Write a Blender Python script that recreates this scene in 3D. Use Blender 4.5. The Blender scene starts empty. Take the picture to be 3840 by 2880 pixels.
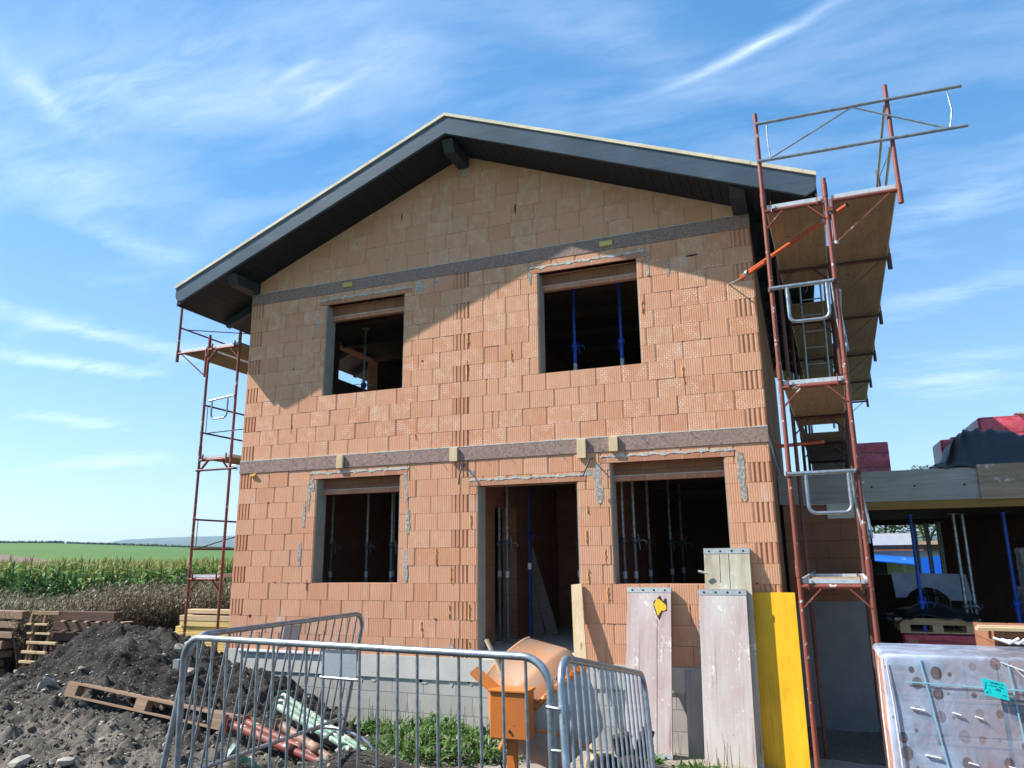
import bpy, bmesh, math, random
from mathutils import Vector, Matrix, noise
PI = math.pi
random.seed(7)
S = bpy.context.scene
COL = S.collection
V = Vector
OFF = {}                                   # world offset of the thing each object belongs to

# ------------------------------------------------------------------ helpers
class MB:
    """collects faces and links them as one mesh object"""
    def __init__(s): s.v = []; s.f = []; s.sm = []; s.c = []
    def add(s, vs, fs, sm=False, col=None):
        b = len(s.v); s.v += [tuple(p) for p in vs]
        for f in fs:
            s.f.append(tuple(i + b for i in f)); s.sm.append(sm); s.c.append(col)
        return s
    def hexa(s, p, col=None):              # 8 corners: bottom 4 ccw, top 4 ccw
        return s.add(p, [(3, 2, 1, 0), (4, 5, 6, 7), (0, 1, 5, 4), (1, 2, 6, 5), (2, 3, 7, 6), (3, 0, 4, 7)], False, col)
    def box(s, a, b, col=None):
        (x0, y0, z0), (x1, y1, z1) = a, b
        x0, x1 = min(x0, x1), max(x0, x1); y0, y1 = min(y0, y1), max(y0, y1); z0, z1 = min(z0, z1), max(z0, z1)
        return s.hexa([(x0, y0, z0), (x1, y0, z0), (x1, y1, z0), (x0, y1, z0), (x0, y0, z1), (x1, y0, z1), (x1, y1, z1), (x0, y1, z1)], col)
    def obox(s, M, h, col=None):
        p = [(-1, -1, -1), (1, -1, -1), (1, 1, -1), (-1, 1, -1), (-1, -1, 1), (1, -1, 1), (1, 1, 1), (-1, 1, 1)]
        return s.hexa([M @ V((a * h[0], b * h[1], c * h[2])) for a, b, c in p], col)
    def bar(s, p, q, w, h, up=(0, 0, 1), col=None):  # rectangular bar from p to q
        p, q = V(p), V(q); d = q - p; L = d.length; x = d / L
        u = V(up); y = u.cross(x)
        if y.length < 1e-4: y = V((1, 0, 0)).cross(x)
        y.normalize(); z = x.cross(y)
        M = Matrix(((x.x, y.x, z.x, 0), (x.y, y.y, z.y, 0), (x.z, y.z, z.z, 0), (0, 0, 0, 1)))
        M.translation = (p + q) / 2
        return s.obox(M, (L / 2, w / 2, h / 2), col)
    def tube(s, pts, r, n=10, caps=True, closed=False, col=None):
        pts = [V(p) for p in pts]; rs = r if isinstance(r, (list, tuple)) else [r] * len(pts)
        m = len(pts); vs = []; prev = None
        for i, p in enumerate(pts):
            a = pts[(i - 1) % m] if (closed or i > 0) else p
            b = pts[(i + 1) % m] if (closed or i < m - 1) else p
            t = (b - a).normalized()
            if prev is None:
                u = V((0, 0, 1)).cross(t)
                if u.length < 1e-3: u = V((1, 0, 0)).cross(t)
            else: u = prev - t * prev.dot(t)
            u.normalize(); w = t.cross(u); prev = u
            vs += [p + (u * math.cos(k * 2 * PI / n) + w * math.sin(k * 2 * PI / n)) * rs[i] for k in range(n)]
        fs = []
        for i in range(m if closed else m - 1):
            j = (i + 1) % m
            fs += [(i * n + k, i * n + (k + 1) % n, j * n + (k + 1) % n, j * n + k) for k in range(n)]
        s.add(vs, fs, True, col)
        if caps and not closed:
            s.add(vs[:n], [tuple(reversed(range(n)))], False, col); s.add(vs[-n:], [tuple(range(n))], False, col)
        return s
    def lathe(s, prof, M, n=32, col=None, jit=0):   # prof: (t along local z, radius)
        vs = []
        for t, r in prof:
            vs += [M @ V((r * math.cos(k * 2 * PI / n), r * math.sin(k * 2 * PI / n), t)) for k in range(n)]
        fs = [(i * n + k, i * n + (k + 1) % n, (i + 1) * n + (k + 1) % n, (i + 1) * n + k) for i in range(len(prof) - 1) for k in range(n)]
        return s.add(vs, fs, True, col)
    def prism(s, prof, z0, z1, col=None):  # closed xy outline (ccw), extruded in z
        n = len(prof)
        vs = [(x, y, z0) for x, y in prof] + [(x, y, z1) for x, y in prof]
        return s.add(vs, [(i, (i + 1) % n, n + (i + 1) % n, n + i) for i in range(n)] + [tuple(reversed(range(n))), tuple(range(n, 2 * n))], False, col)
    def slab_xz(s, poly, y0, y1, col=None):   # polygon in xz (ccw seen from -y), thickness y0..y1
        n = len(poly)
        vs = [(x, y0, z) for x, z in poly] + [(x, y1, z) for x, z in poly]
        return s.add(vs, [tuple(range(n)), tuple(reversed(range(n, 2 * n)))] + [((i + 1) % n, i, n + i, n + (i + 1) % n) for i in range(n)], False, col)
    def build(s, name, mat, parent=None, bevel=0, world=True, fix=False, angle=None):
        off = OFF.get(parent.name, V((0, 0, 0))) if parent else V((0, 0, 0))
        me = bpy.data.meshes.new(name)
        me.from_pydata([(p[0] - off.x, p[1] - off.y, p[2] - off.z) for p in s.v], [], s.f)
        me.polygons.foreach_set('use_smooth', s.sm)
        if any(c is not None for c in s.c):
            ca = me.color_attributes.new('tint', 'FLOAT_COLOR', 'CORNER'); buf = []
            for f, c in zip(s.f, s.c): buf += list(c or (0.5, 0, 0, 1)) * len(f)
            ca.data.foreach_set('color', buf)
        if fix:
            bm = bmesh.new(); bm.from_mesh(me); bmesh.ops.recalc_face_normals(bm, faces=bm.faces); bm.to_mesh(me); bm.free()
        me.update()
        if mat: me.materials.append(mat)
        o = bpy.data.objects.new(name, me); COL.objects.link(o)
        if parent: o.parent = parent; OFF[o.name] = off
        if bevel:
            b = o.modifiers.new('bevel', 'BEVEL'); b.width = bevel; b.segments = 2; b.limit_method = 'ANGLE'; b.angle_limit = 0.6
        return o

def thing(name, label, cat, loc=(0, 0, 0), group=None, rot=None):
    o = bpy.data.objects.new(name, None); COL.objects.link(o); o.empty_display_size = .2
    o.location = loc; OFF[o.name] = V(loc) if rot is None else V((0, 0, 0))
    if rot is not None: o.rotation_euler = rot
    o['label'] = label; o['category'] = cat
    if group: o['group'] = group
    return o
def tag(o, label, cat, group=None):
    o['label'] = label; o['category'] = cat
    if group: o['group'] = group
    return o
def kind(o, k): o['kind'] = k; return o
def dup(root, loc=None, rot=None, label=None, group=None):
    r = root.copy(); COL.objects.link(r)
    if loc is not None: r.location = loc
    if rot is not None: r.rotation_euler = rot
    if label: r['label'] = label
    if group: r['group'] = group
    for ch in list(root.children):
        c = ch.copy(); COL.objects.link(c); c.parent = r
        for g in list(ch.children):
            d = g.copy(); COL.objects.link(d); d.parent = c
    return r
def fbm(x, y, z=0, o=4): return noise.fractal(V((x, y, z)), 1.0, 2.0, o)
def lerp(a, b, t): return a + (b - a) * t
def clamp(t, a=0., b=1.): return max(a, min(b, t))
def sstep(a, b, t): t = clamp((t - a) / (b - a)); return t * t * (3 - 2 * t)
def interp(pts, x):
    if x <= pts[0][0]: return pts[0][1]
    for (a, p), (b, q) in zip(pts, pts[1:]):
        if x <= b: return lerp(p, q, (x - a) / (b - a))
    return pts[-1][1]

# ------------------------------------------------------------------ materials
class NT:
    def __init__(s, name):
        s.m = bpy.data.materials.new(name); s.m.use_nodes = True; s.t = s.m.node_tree; s.n = s.t.nodes
        s.b = s.n['Principled BSDF']; s.out = s.n['Material Output']
    def node(s, typ, **kw):
        n = s.n.new(typ)
        for k, v in kw.items():
            if hasattr(n, k) and k not in n.inputs: setattr(n, k, v)
            else: s.set(n, k, v)
        return n
    def set(s, n, k, v):
        i = n.inputs[k]
        if isinstance(v, bpy.types.NodeSocket): s.t.links.new(v, i)
        else: i.default_value = v
    def bs(s, k, v): s.set(s.b, k, v)
    def coord(s, scale=(1, 1, 1), kind='Object', rot=(0, 0, 0)):
        c = s.node('ShaderNodeTexCoord'); m = s.node('ShaderNodeMapping', Scale=scale, Rotation=rot)
        s.t.links.new(c.outputs[kind], m.inputs['Vector']); return m.outputs[0]
    def noise(s, vec, scale, detail=4, rough=.55, dist=0): 
        return s.node('ShaderNodeTexNoise', Vector=vec, Scale=scale, Detail=detail, Roughness=rough, Distortion=dist).outputs['Fac']
    def ramp(s, fac, stops):
        r = s.node('ShaderNodeValToRGB', Fac=fac); e = r.color_ramp.elements
        while len(e) < len(stops): e.new(.5)
        for el, (p, c) in zip(e, stops):
            el.position = p; el.color = (c, c, c, 1) if not isinstance(c, (tuple, list)) else (*c[:3], 1)
        return r.outputs[0]
    def mix(s, fac, a, b, mode='MIX'):
        m = s.node('ShaderNodeMix', data_type='RGBA', blend_type=mode)
        for i, v in ((0, fac), (6, a), (7, b)):
            if isinstance(v, bpy.types.NodeSocket): s.t.links.new(v, m.inputs[i])
            else: m.inputs[i].default_value = (*v[:3], 1) if isinstance(v, (tuple, list)) else v
        return m.outputs[2]
    def math(s, op, a, b=0., clampv=False):
        m = s.node('ShaderNodeMath', operation=op, use_clamp=clampv)
        for i, v in enumerate((a, b)):
            if isinstance(v, bpy.types.NodeSocket): s.t.links.new(v, m.inputs[i])
            else: m.inputs[i].default_value = v
        return m.outputs[0]
    def bump(s, h, strength=.3, dist=.01, prev=None):
        b = s.node('ShaderNodeBump', Height=h, Strength=strength, Distance=dist)
        if prev is not None: s.set(b, 'Normal', prev)
        s.bs('Normal', b.outputs[0]); return b.outputs[0]
def plain(name, c, rough=.7, metal=0., var=.25, scale=6, bump=.15, spec=.3, fine=60):
    m = NT(name); co = m.coord(); n = m.noise(co, scale); f = m.noise(co, fine, 3)
    d = tuple(x * (1 - var) for x in c); e = tuple(min(1, x * (1 + var)) for x in c)
    col = m.mix(m.ramp(n, [(.3, 0.), (.7, 1.)]), d, e)
    col = m.mix(.25, col, m.mix(m.ramp(f, [(.35, 0.), (.65, 1.)]), d, e))
    m.bs('Base Color', col); m.bs('Roughness', rough); m.bs('Metallic', metal); m.bs('Specular IOR Level', spec)
    if bump: m.bump(m.math('ADD', n, f), bump, .006)
    return m.m
def wood(name, c1, c2, axis='X', rough=.75, stains=None, gscale=14, knots=True):
    m = NT(name); s = {'X': (.35, gscale, gscale), 'Y': (gscale, .35, gscale), 'Z': (gscale, gscale, .35)}[axis]
    co = m.coord(s); g = m.noise(co, 2.2, 6, .65, .6); g2 = m.noise(co, 9, 3)
    col = m.mix(m.ramp(g, [(.3, 0.), (.7, 1.)]), c1, c2)
    col = m.mix(m.ramp(g2, [(.5, 0.), (.75, .5)]), col, tuple(x * .6 for x in c1))
    big = m.noise(m.coord(), 1.7, 4); col = m.mix(m.ramp(big, [(.35, .35), (.65, 0.)]), col, tuple(x * .55 for x in c1))
    if knots:
        vo = m.node('ShaderNodeTexVoronoi', Vector=m.coord({'X': (1.5, 7, 7), 'Y': (7, 1.5, 7), 'Z': (7, 7, 1.5)}[axis]), Scale=1.)
        col = m.mix(m.ramp(vo.outputs['Distance'], [(.06, .7), (.11, 0.)]), col, tuple(x * .25 for x in c1))
    if stains:
        sn = m.noise(m.coord(), 5, 6, .7); col = m.mix(m.ramp(sn, [(stains[1], 0.), (stains[1] + .06, 1.)]), col, stains[0])
    m.bs('Base Color', col); m.bs('Roughness', rough); m.bs('Specular IOR Level', .25)
    m.bump(m.math('ADD', g, g2), .35, .003); return m.m
def chipped(name, c, chip, rust, amt=.62, rough=.5, scale=9):
    m = NT(name); co = m.coord(); n = m.noise(co, scale, 6, .7); n2 = m.noise(m.coord((1, 1, .5)), 3.5, 4); n3 = m.noise(co, 23, 5, .7)
    col = m.mix(m.ramp(n2, [(.35, 0.), (.7, 1.)]), c, rust)
    col = m.mix(m.ramp(n, [(amt, 0.), (amt + .03, 1.)]), col, chip)
    col = m.mix(m.ramp(n3, [(.66, 0.), (.72, .6)]), col, tuple(x * .3 for x in rust))
    m.bs('Base Color', col); m.bs('Roughness', rough); m.bs('Specular IOR Level', .35); m.bump(n, .25, .003); return m.m
def galv(name, c=(.42, .44, .45), rough=.42, metal=.75):
    m = NT(name); co = m.coord(); n = m.noise(co, 18, 5, .65); n2 = m.noise(co, 3, 4)
    col = m.mix(m.ramp(n, [(.35, 0.), (.7, 1.)]), tuple(x * .72 for x in c), tuple(min(1, x * 1.2) for x in c))
    col = m.mix(m.ramp(n2, [(.55, 0.), (.75, .5)]), col, (.24, .22, .2))
    m.bs('Base Color', col); m.bs('Roughness', m.math('ADD', m.math('MULTIPLY', n, .25), rough - .1)); m.bs('Metallic', metal); m.bump(n, .1, .002); return m.m

def brick_facade():
    m = NT('clay_block'); at = m.node('ShaderNodeAttribute', attribute_name='tint'); sp = m.node('ShaderNodeSeparateColor', Color=at.outputs['Color'])
    R, G, B = sp.outputs[0], sp.outputs[1], sp.outputs[2]
    co = m.coord(); base = m.ramp(R, [(0., (.575, .268, .152)), (.25, (.61, .30, .178)), (.6, (.625, .317, .191)), (.85, (.62, .32, .191)), (1., (.595, .31, .18))])
    n = m.noise(co, 2.3, 5, .6); base = m.mix(m.ramp(n, [(.35, .0), (.7, .22)]), base, (.47, .22, .12))
    n2 = m.noise(m.coord((1, 1, .25)), 16, 4, .7); base = m.mix(m.ramp(n2, [(.5, 0.), (.72, .45)]), base, (.63, .40, .27))
    ns = m.noise(m.coord((1, 1, .6)), 1.1, 5, .7); base = m.mix(m.ramp(ns, [(.58, 0.), (.78, .3)]), base, (.30, .165, .10))
    # dashes left by the mortar roller: small lying rectangles, only on some blocks and in patches
    br = m.node('ShaderNodeTexBrick', Vector=m.coord((1, 1, 1), rot=(PI / 2, 0, 0)), Scale=1., offset=.5, **{'Mortar Size': .0085, 'Brick Width': .056, 'Row Height': .030, 'Color1': (1, 1, 1, 1), 'Color2': (1, 1, 1, 1), 'Mortar': (0, 0, 0, 1)})
    pat = m.noise(co, 6.5, 3, .6); wob = m.noise(co, 60, 3)
    k = m.math('MULTIPLY', m.math('MULTIPLY', br.outputs['Color'], G), m.ramp(pat, [(.45, 0.), (.60, 1.)]))
    k = m.math('MULTIPLY', k, m.ramp(wob, [(.35, .1), (.6, 1.)]))
    base = m.mix(k, base, (.80, .60, .47))
    wash = m.noise(m.coord((1, 1, .35)), 3.3, 6, .75); base = m.mix(m.math('MULTIPLY', m.ramp(wash, [(.56, 0.), (.76, 1.)]), B), base, (.66, .57, .5))
    m.bs('Base Color', base); m.bs('Roughness', .9); m.bs('Specular IOR Level', .1)
    # fine vertical combing
    w = m.node('ShaderNodeTexWave', Vector=co, Scale=10.5, Distortion=.6, wave_type='BANDS', bands_direction='X', **{'Detail': 2., 'Detail Scale': 3.})
    p = m.bump(m.ramp(w.outputs['Fac'], [(0., 0.), (.3, .85), (1., 1.)]), .5, .004); m.bump(m.noise(co, 70, 4), .3, .004, p)
    return m.m
def brick_simple(name, c1, c2, mortar, rot, bw=.37, rh=.249, ms=.004):
    m = NT(name)
    br = m.node('ShaderNodeTexBrick', Vector=m.coord((1, 1, 1), rot=rot), Scale=1., offset=.5, **{'Mortar Size': ms, 'Brick Width': bw, 'Row Height': rh, 'Color1': (*c1, 1), 'Color2': (*c2, 1), 'Mortar': (*mortar, 1), 'Mortar Smooth': .3})
    n = m.noise(m.coord(), 2.5, 5, .65); col = m.mix(m.ramp(n, [(.35, 0.), (.7, .55)]), br.outputs['Color'], tuple(x * .7 for x in c1))
    m.bs('Base Color', col); m.bs('Roughness', .9); m.bs('Specular IOR Level', .1)
    m.bump(m.math('MULTIPLY', br.outputs['Fac'], -1.), .6, .008); return m.m
def board_face(name, c1, c2, rim, splat=(.72, .68, .62)):
    """weathered scaffold board: grain, dark cracks, dirt and mortar splashes (axis Z)"""
    m = NT(name); co = m.coord((16, 16, .5)); g = m.noise(co, 2.5, 6, .65, .4)
    col = m.mix(m.ramp(g, [(.3, 0.), (.7, 1.)]), c1, c2)
    b = m.noise(m.coord((2.5, 2.5, .6)), 1.3, 5, .6); col = m.mix(m.ramp(b, [(.38, 0.), (.66, .85)]), col, rim)
    sp = m.math('ADD', m.math('MULTIPLY', m.noise(m.coord((1, 1, .6)), 24, 6, .8), .55), m.math('MULTIPLY', m.noise(m.coord((1, 1, .5)), 4, 5, .7), .5)); col = m.mix(m.ramp(sp, [(.585, 0.), (.63, .85)]), col, splat)
    cr = m.noise(m.coord((26, 26, .45)), 1.6, 5, .6); col = m.mix(m.ramp(cr, [(.31, .75), (.37, 0.)]), col, (.06, .045, .035))
    d = m.noise(m.coord(), 33, 4, .7); col = m.mix(m.ramp(d, [(.64, 0.), (.70, .75)]), col, (.10, .075, .06))
    m.bs('Base Color', col); m.bs('Roughness', .85); m.bs('Specular IOR Level', .15); m.bump(m.math('ADD', g, sp), .35, .004); return m.m
def soil_mat(name, attr=True):
    m = NT(name); co = m.coord(); n = m.noise(co, 1.6, 6, .65); f = m.noise(co, 22, 6, .75)
    dark = m.mix(m.ramp(f, [(.35, 0.), (.68, 1.)]), (.011, .0098, .009), (.040, .035, .031))
    lite = m.mix(m.ramp(f, [(.3, 0.), (.7, 1.)]), (.20, .165, .125), (.42, .365, .295))
    mid = m.mix(m.ramp(n, [(.46, 0.), (.66, .8)]), dark, m.mix(m.ramp(f, [(.3, 0.), (.7, 1.)]), (.03, .026, .022), (.10, .088, .072)))
    at = m.node('ShaderNodeAttribute', attribute_name='tint'); sp = m.node('ShaderNodeSeparateColor', Color=at.outputs['Color'])
    col = m.mix(sp.outputs[1], mid, lite) if attr else mid
    vo = m.node('ShaderNodeTexVoronoi', Vector=co, Scale=26.); col = m.mix(m.ramp(vo.outputs['Distance'], [(.13, .75), (.2, 0.)]), col, (.34, .30, .25))
    m.bs('Base Color', col); m.bs('Roughness', .95); m.bs('Specular IOR Level', .12); m.bump(m.math('ADD', f, m.ramp(vo.outputs['Distance'], [(.0, 1.), (.25, 0.)])), .8, .02); return m.m
def leafy(name, c1, c2, c3, trans=.25):
    m = NT(name); at = m.node('ShaderNodeAttribute', attribute_name='tint'); sp = m.node('ShaderNodeSeparateColor', Color=at.outputs['Color'])
    col = m.ramp(sp.outputs[0], [(0., c1), (.5, c2), (1., c3)]); m.bs('Base Color', col); m.bs('Roughness', .5); m.bs('Specular IOR Level', .35)
    tr = m.node('ShaderNodeBsdfTranslucent', Color=col); mx = m.node('ShaderNodeMixShader', Fac=trans)
    m.t.links.new(m.b.outputs[0], mx.inputs[1]); m.t.links.new(tr.outputs[0], mx.inputs[2]); m.t.links.new(mx.outputs[0], m.out.inputs[0]); return m.m

M = {}
M['facade'] = brick_facade()
M['mortar'] = plain('mortar', (.46, .45, .40), .95, var=.25, scale=14, bump=.5)
def smear_mat():
    m = NT('smeared_mortar'); co = m.coord(); n = m.noise(co, 26, 6, .75); f = m.noise(co, 70, 4)
    m.bs('Base Color', m.mix(m.ramp(f, [(.3, 0.), (.7, 1.)]), (.44, .45, .40), (.56, .56, .51))); m.bs('Roughness', .95); m.bs('Alpha', m.ramp(n, [(.36, 0.), (.62, 1.)])); m.bump(m.math('ADD', n, f), .2, .004); return m.m
M['smear'] = smear_mat()
M['foam'] = plain('foam', (.74, .38, .09), .8, var=.3, scale=30, bump=.6)
M['beam'] = plain('strand_board', (.27, .18, .15), .85, var=.42, scale=34, bump=.4, fine=80)
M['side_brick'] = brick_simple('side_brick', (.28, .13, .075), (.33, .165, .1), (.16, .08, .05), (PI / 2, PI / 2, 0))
M['in_brick'] = brick_simple('inner_brick', (.26, .115, .065), (.31, .145, .085), (.12, .06, .04), (PI / 2, 0, 0))  # clay colour darkened so the rooms stay in deep shade
M['plaster'] = plain('grey_plaster', (.31, .30, .265), .9, var=.14, scale=5, bump=.3)
M['lintel'] = brick_simple('clay_lintel', (.46, .19, .11), (.55, .27, .17), (.45, .42, .36), (PI / 2, 0, 0), .25, 5., .006)
M['concrete'] = plain('pale_concrete', (.52, .49, .43), .9, var=.14, scale=3, bump=.4)
M['blockwork'] = brick_simple('concrete_block', (.40, .38, .335), (.50, .47, .415), (.28, .26, .23), (PI / 2, 0, 0), .5, .249, .008)
M['sheath'] = wood('pale_boards', (.64, .53, .36), (.78, .67, .49), 'X')
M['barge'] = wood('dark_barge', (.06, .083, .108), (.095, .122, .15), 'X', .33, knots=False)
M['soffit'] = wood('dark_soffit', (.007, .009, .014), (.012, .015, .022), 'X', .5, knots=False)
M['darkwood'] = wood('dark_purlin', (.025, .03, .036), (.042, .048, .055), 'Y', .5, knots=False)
M['newwood_z'] = wood('new_wood_upright', (.62, .44, .25), (.75, .58, .37), 'Z')
M['newwood'] = wood('new_wood', (.50, .35, .19), (.64, .47, .28), 'X')
M['darkstack'] = wood('dark_panel_wood', (.075, .038, .026), (.13, .068, .045), 'X')
M['tarrywood'] = wood('dark_broken_wood', (.03, .022, .018), (.09, .06, .04), 'Z')
M['oldwood'] = wood('old_wood', (.235, .135, .08), (.36, .235, .15), 'X', stains=((.5, .42, .34), .64))
M['greywood'] = wood('grey_wood', (.20, .17, .14), (.34, .30, .25), 'X')
M['redpaint'] = chipped('red_oxide_paint', (.25, .06, .036), (.58, .54, .50), (.17, .05, .034), .61, .55)
M['darkred'] = chipped('worn_red_paint', (.13, .042, .03), (.45, .42, .4), (.08, .035, .028), .68, .55)
M['orangered'] = chipped('orange_red_paint', (.48, .085, .025), (.72, .7, .66), (.33, .06, .025), .68, .35)
M['galv'] = galv('galvanised')
M['galv_bright'] = galv('galvanised_bright', (.36, .39, .42), .36, .75)
M['steel_dark'] = galv('dark_steel', (.17, .18, .20), .45, .6)
M['capmetal'] = plain('cap_metal', (.33, .345, .34), .5, .3, var=.25, scale=25)
M['garage_brick'] = brick_simple('shade_darkened_brick', (.085, .045, .032), (.11, .06, .042), (.05, .03, .02), (PI / 2, 0, 0))  # darker copy of the inner brick, garage shade put into its colour
M['deckply'] = wood('deck_plywood', (.26, .165, .095), (.38, .26, .155), 'Y', .8, stains=((.10, .07, .045), .62), knots=False, gscale=5)
M['decktop'] = plain('deck_edge_metal', (.55, .56, .56), .55, .3, var=.2, scale=20)
M['darkblue'] = chipped('shaded_blue_paint', (.008, .03, .14), (.1, .1, .12), (.01, .02, .1), .72, .5)  # the blue paint darkened in colour for the prop in the doorway's shade
M['blue'] = chipped('blue_paint', (.02, .10, .58), (.4, .45, .55), (.02, .08, .42), .72, .35)
M['white'] = plain('white_paint', (.72, .72, .70), .6, var=.1)
M['sticker'] = plain('white_sticker', (.6, .62, .64), .5, var=.15, scale=60)
M['board_pink'] = board_face('pink_grey_board', (.44, .395, .36), (.54, .495, .455), (.38, .27, .25))
M['board_pink2'] = board_face('rosy_board', (.40, .335, .31), (.50, .43, .40), (.33, .21, .195))
M['board_pale'] = board_face('pale_grey_board', (.40, .36, .27), (.53, .49, .395), (.25, .20, .13))
M['yellow'] = wood('yellow_panel', (.72, .38, .012), (.84, .48, .02), 'Z', .5, gscale=5)
M['yellow_x'] = wood('yellow_plank', (.60, .40, .10), (.74, .56, .25), 'X', .7)
M['orange'] = chipped('orange_paint', (.60, .165, .02), (.34, .25, .18), (.48, .15, .04), .66, .42, 14)
M['orange_dusty'] = chipped('dusty_orange', (.56, .205, .065), (.34, .28, .23), (.44, .29, .19), .57, .7, 9)
M['cementcoat'] = chipped('cement_coated_steel', (.45, .40, .36), (.46, .15, .07), (.30, .255, .22), .69, .8, 8)
M['black'] = plain('black_rubber', (.012, .012, .013), .6, var=.3)
M['cable'] = plain('grey_cable', (.05, .06, .06), .5)
M['tarp'] = plain('black_tarp', (.014, .014, .017), .36, var=.35, scale=5, bump=.9, spec=.6)
M['bluetarp'] = plain('blue_tarp', (.01, .12, .62), .45, var=.2, scale=4, bump=.6)
M['redwrap'] = None
M['soil'] = soil_mat('bare_soil'); M['heap'] = soil_mat('heap_soil')
M['stone'] = plain('pale_stone', (.30, .27, .225), .9, var=.25, scale=9, bump=.5)
def gravel_mat():
    m = NT('mixed_gravel'); at = m.node('ShaderNodeAttribute', attribute_name='tint'); sp = m.node('ShaderNodeSeparateColor', Color=at.outputs['Color'])
    col = m.ramp(sp.outputs[0], [(0., (.05, .04, .032)), (.4, (.13, .105, .08)), (.75, (.27, .235, .19)), (1., (.47, .43, .37))]); m.bs('Base Color', col); m.bs('Roughness', .95); m.bump(m.noise(m.coord(), 40, 4), .5, .01); return m.m
M['gravel'] = gravel_mat()
M['corn'] = leafy('corn_leaf', (.05, .145, .022), (.12, .26, .05), (.30, .25, .07))
M['weed'] = leafy('green_weed', (.03, .075, .012), (.06, .135, .02), (.13, .2, .05))
M['dry'] = leafy('dry_weed', (.12, .06, .04), (.20, .175, .085), (.46, .41, .27), .22)
M['tree'] = leafy('tree_leaf', (.03, .06, .012), (.06, .11, .022), (.11, .16, .04))
M['bark'] = plain('bark', (.09, .065, .045), .9, bump=.6)
M['beige'] = plain('beige_render', (.50, .41, .29), .9, var=.1)
M['chalk'] = plain('pale_slab', (.66, .64, .60), .9, var=.08)
M['window_dark'] = plain('dark_opening', (.015, .014, .013), .6)
M['formply'] = wood('form_plywood_grey', (.29, .275, .25), (.39, .375, .345), 'X', .8, knots=False, gscale=6)
M['formply2'] = wood('form_plywood_brown', (.27, .19, .13), (.38, .30, .22), 'X', .75, stains=((.46, .43, .39), .6), knots=False, gscale=6)
M['formbeam'] = wood('yellow_beam', (.22, .12, .03), (.30, .17, .045), 'X'); M['dimwood'] = wood('shade_darkened_joist', (.10, .06, .03), (.16, .10, .05), 'X')  # dimwood: wood colour darkened to stand for unlit ceilings
def wrapmat():
    m = NT('red_film'); co = m.coord(); n = m.noise(co, 7, 5, .6, .8); w = m.node('ShaderNodeTexWave', Vector=co, Scale=1.25, Distortion=2.2, bands_direction='Z', **{'Detail': 3.})
    col = m.mix(m.ramp(n, [(.35, 0.), (.7, 1.)]), (.50, .035, .06), (.72, .13, .16)); col = m.mix(m.ramp(w.outputs['Fac'], [(.02, .6), (.09, 0.)]), col, (.16, .012, .02))
    m.bs('Base Color', col); m.bs('Roughness', .32); m.bs('Specular IOR Level', .5); m.bump(m.math('ADD', n, w.outputs['Fac']), .35, .02); return m.m
M['redwrap'] = wrapmat()
def clear_film(name, white=(.45, .52, .65), base_op=.52):
    """milky stretch film: partly transparent, with round breathing holes"""
    m = NT(name); co = m.coord(); n = m.noise(co, 3.2, 5, .6, 1.); n2 = m.noise(m.coord((1, 1, .8)), 7, 4, .5, .6)
    vo = m.node('ShaderNodeTexVoronoi', voronoi_dimensions='2D', Vector=m.coord((1, 1.1, .8), rot=(PI / 2, 0, 0)), Scale=9., Randomness=.6); rnd = m.node('ShaderNodeSeparateColor', Color=vo.outputs['Color'])
    rad = m.math('ADD', m.math('MULTIPLY', m.math('POWER', rnd.outputs[0], 2.), .25), .07); hole = m.math('LESS_THAN', vo.outputs['Distance'], rad)
    op = m.ramp(m.math('ADD', m.math('MULTIPLY', n, .7), m.math('MULTIPLY', n2, .4)), [(.36, base_op - .14), (.56, base_op + .08), (.72, .92)])
    sx = m.node('ShaderNodeSeparateXYZ', Vector=m.coord((1, 1, 1))); op = m.math('SUBTRACT', op, m.math('MULTIPLY', m.math('ADD', sx.outputs[0], .12, True), .62), True)
    op = m.math('MULTIPLY', op, m.math('SUBTRACT', 1., m.math('MULTIPLY', hole, m.math('MULTIPLY', rnd.outputs[1], .25))))
    core = m.math('LESS_THAN', vo.outputs['Distance'], m.math('MULTIPLY', rad, m.math('GREATER_THAN', rnd.outputs[2], .55))); core = m.math('MULTIPLY', core, .5)
    film_c = m.mix(m.math('MULTIPLY', hole, m.math('ADD', .35, m.math('MULTIPLY', rnd.outputs[1], .4))), white, (.21, .21, .25)); m.bs('Base Color', m.mix(core, film_c, (.03, .02, .02))); m.bs('Roughness', .28); m.bs('Specular IOR Level', .6); m.bs('Alpha', op); m.bump(m.math('ADD', n, n2), .3, .02); return m.m  # unlit voids behind the holes painted in as dark colour
M['film'] = clear_film('milky_film'); M['film_silver'] = plain('silver_film', (.42, .44, .5), .3, .15, var=.35, scale=7, bump=.9, spec=.6)
M['packbrick'] = brick_simple('packed_brick', (.36, .165, .105), (.46, .24, .165), (.08, .04, .03), (PI / 2, 0, 0), .40, .25, .005)
M['strap'] = plain('cyan_strap', (.25, .50, .58), .4); M['label'] = plain('turquoise_label', (.012, .58, .55), .5, var=.05); M['ink'] = plain('dark_ink', (.01, .09, .1), .6)
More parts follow.
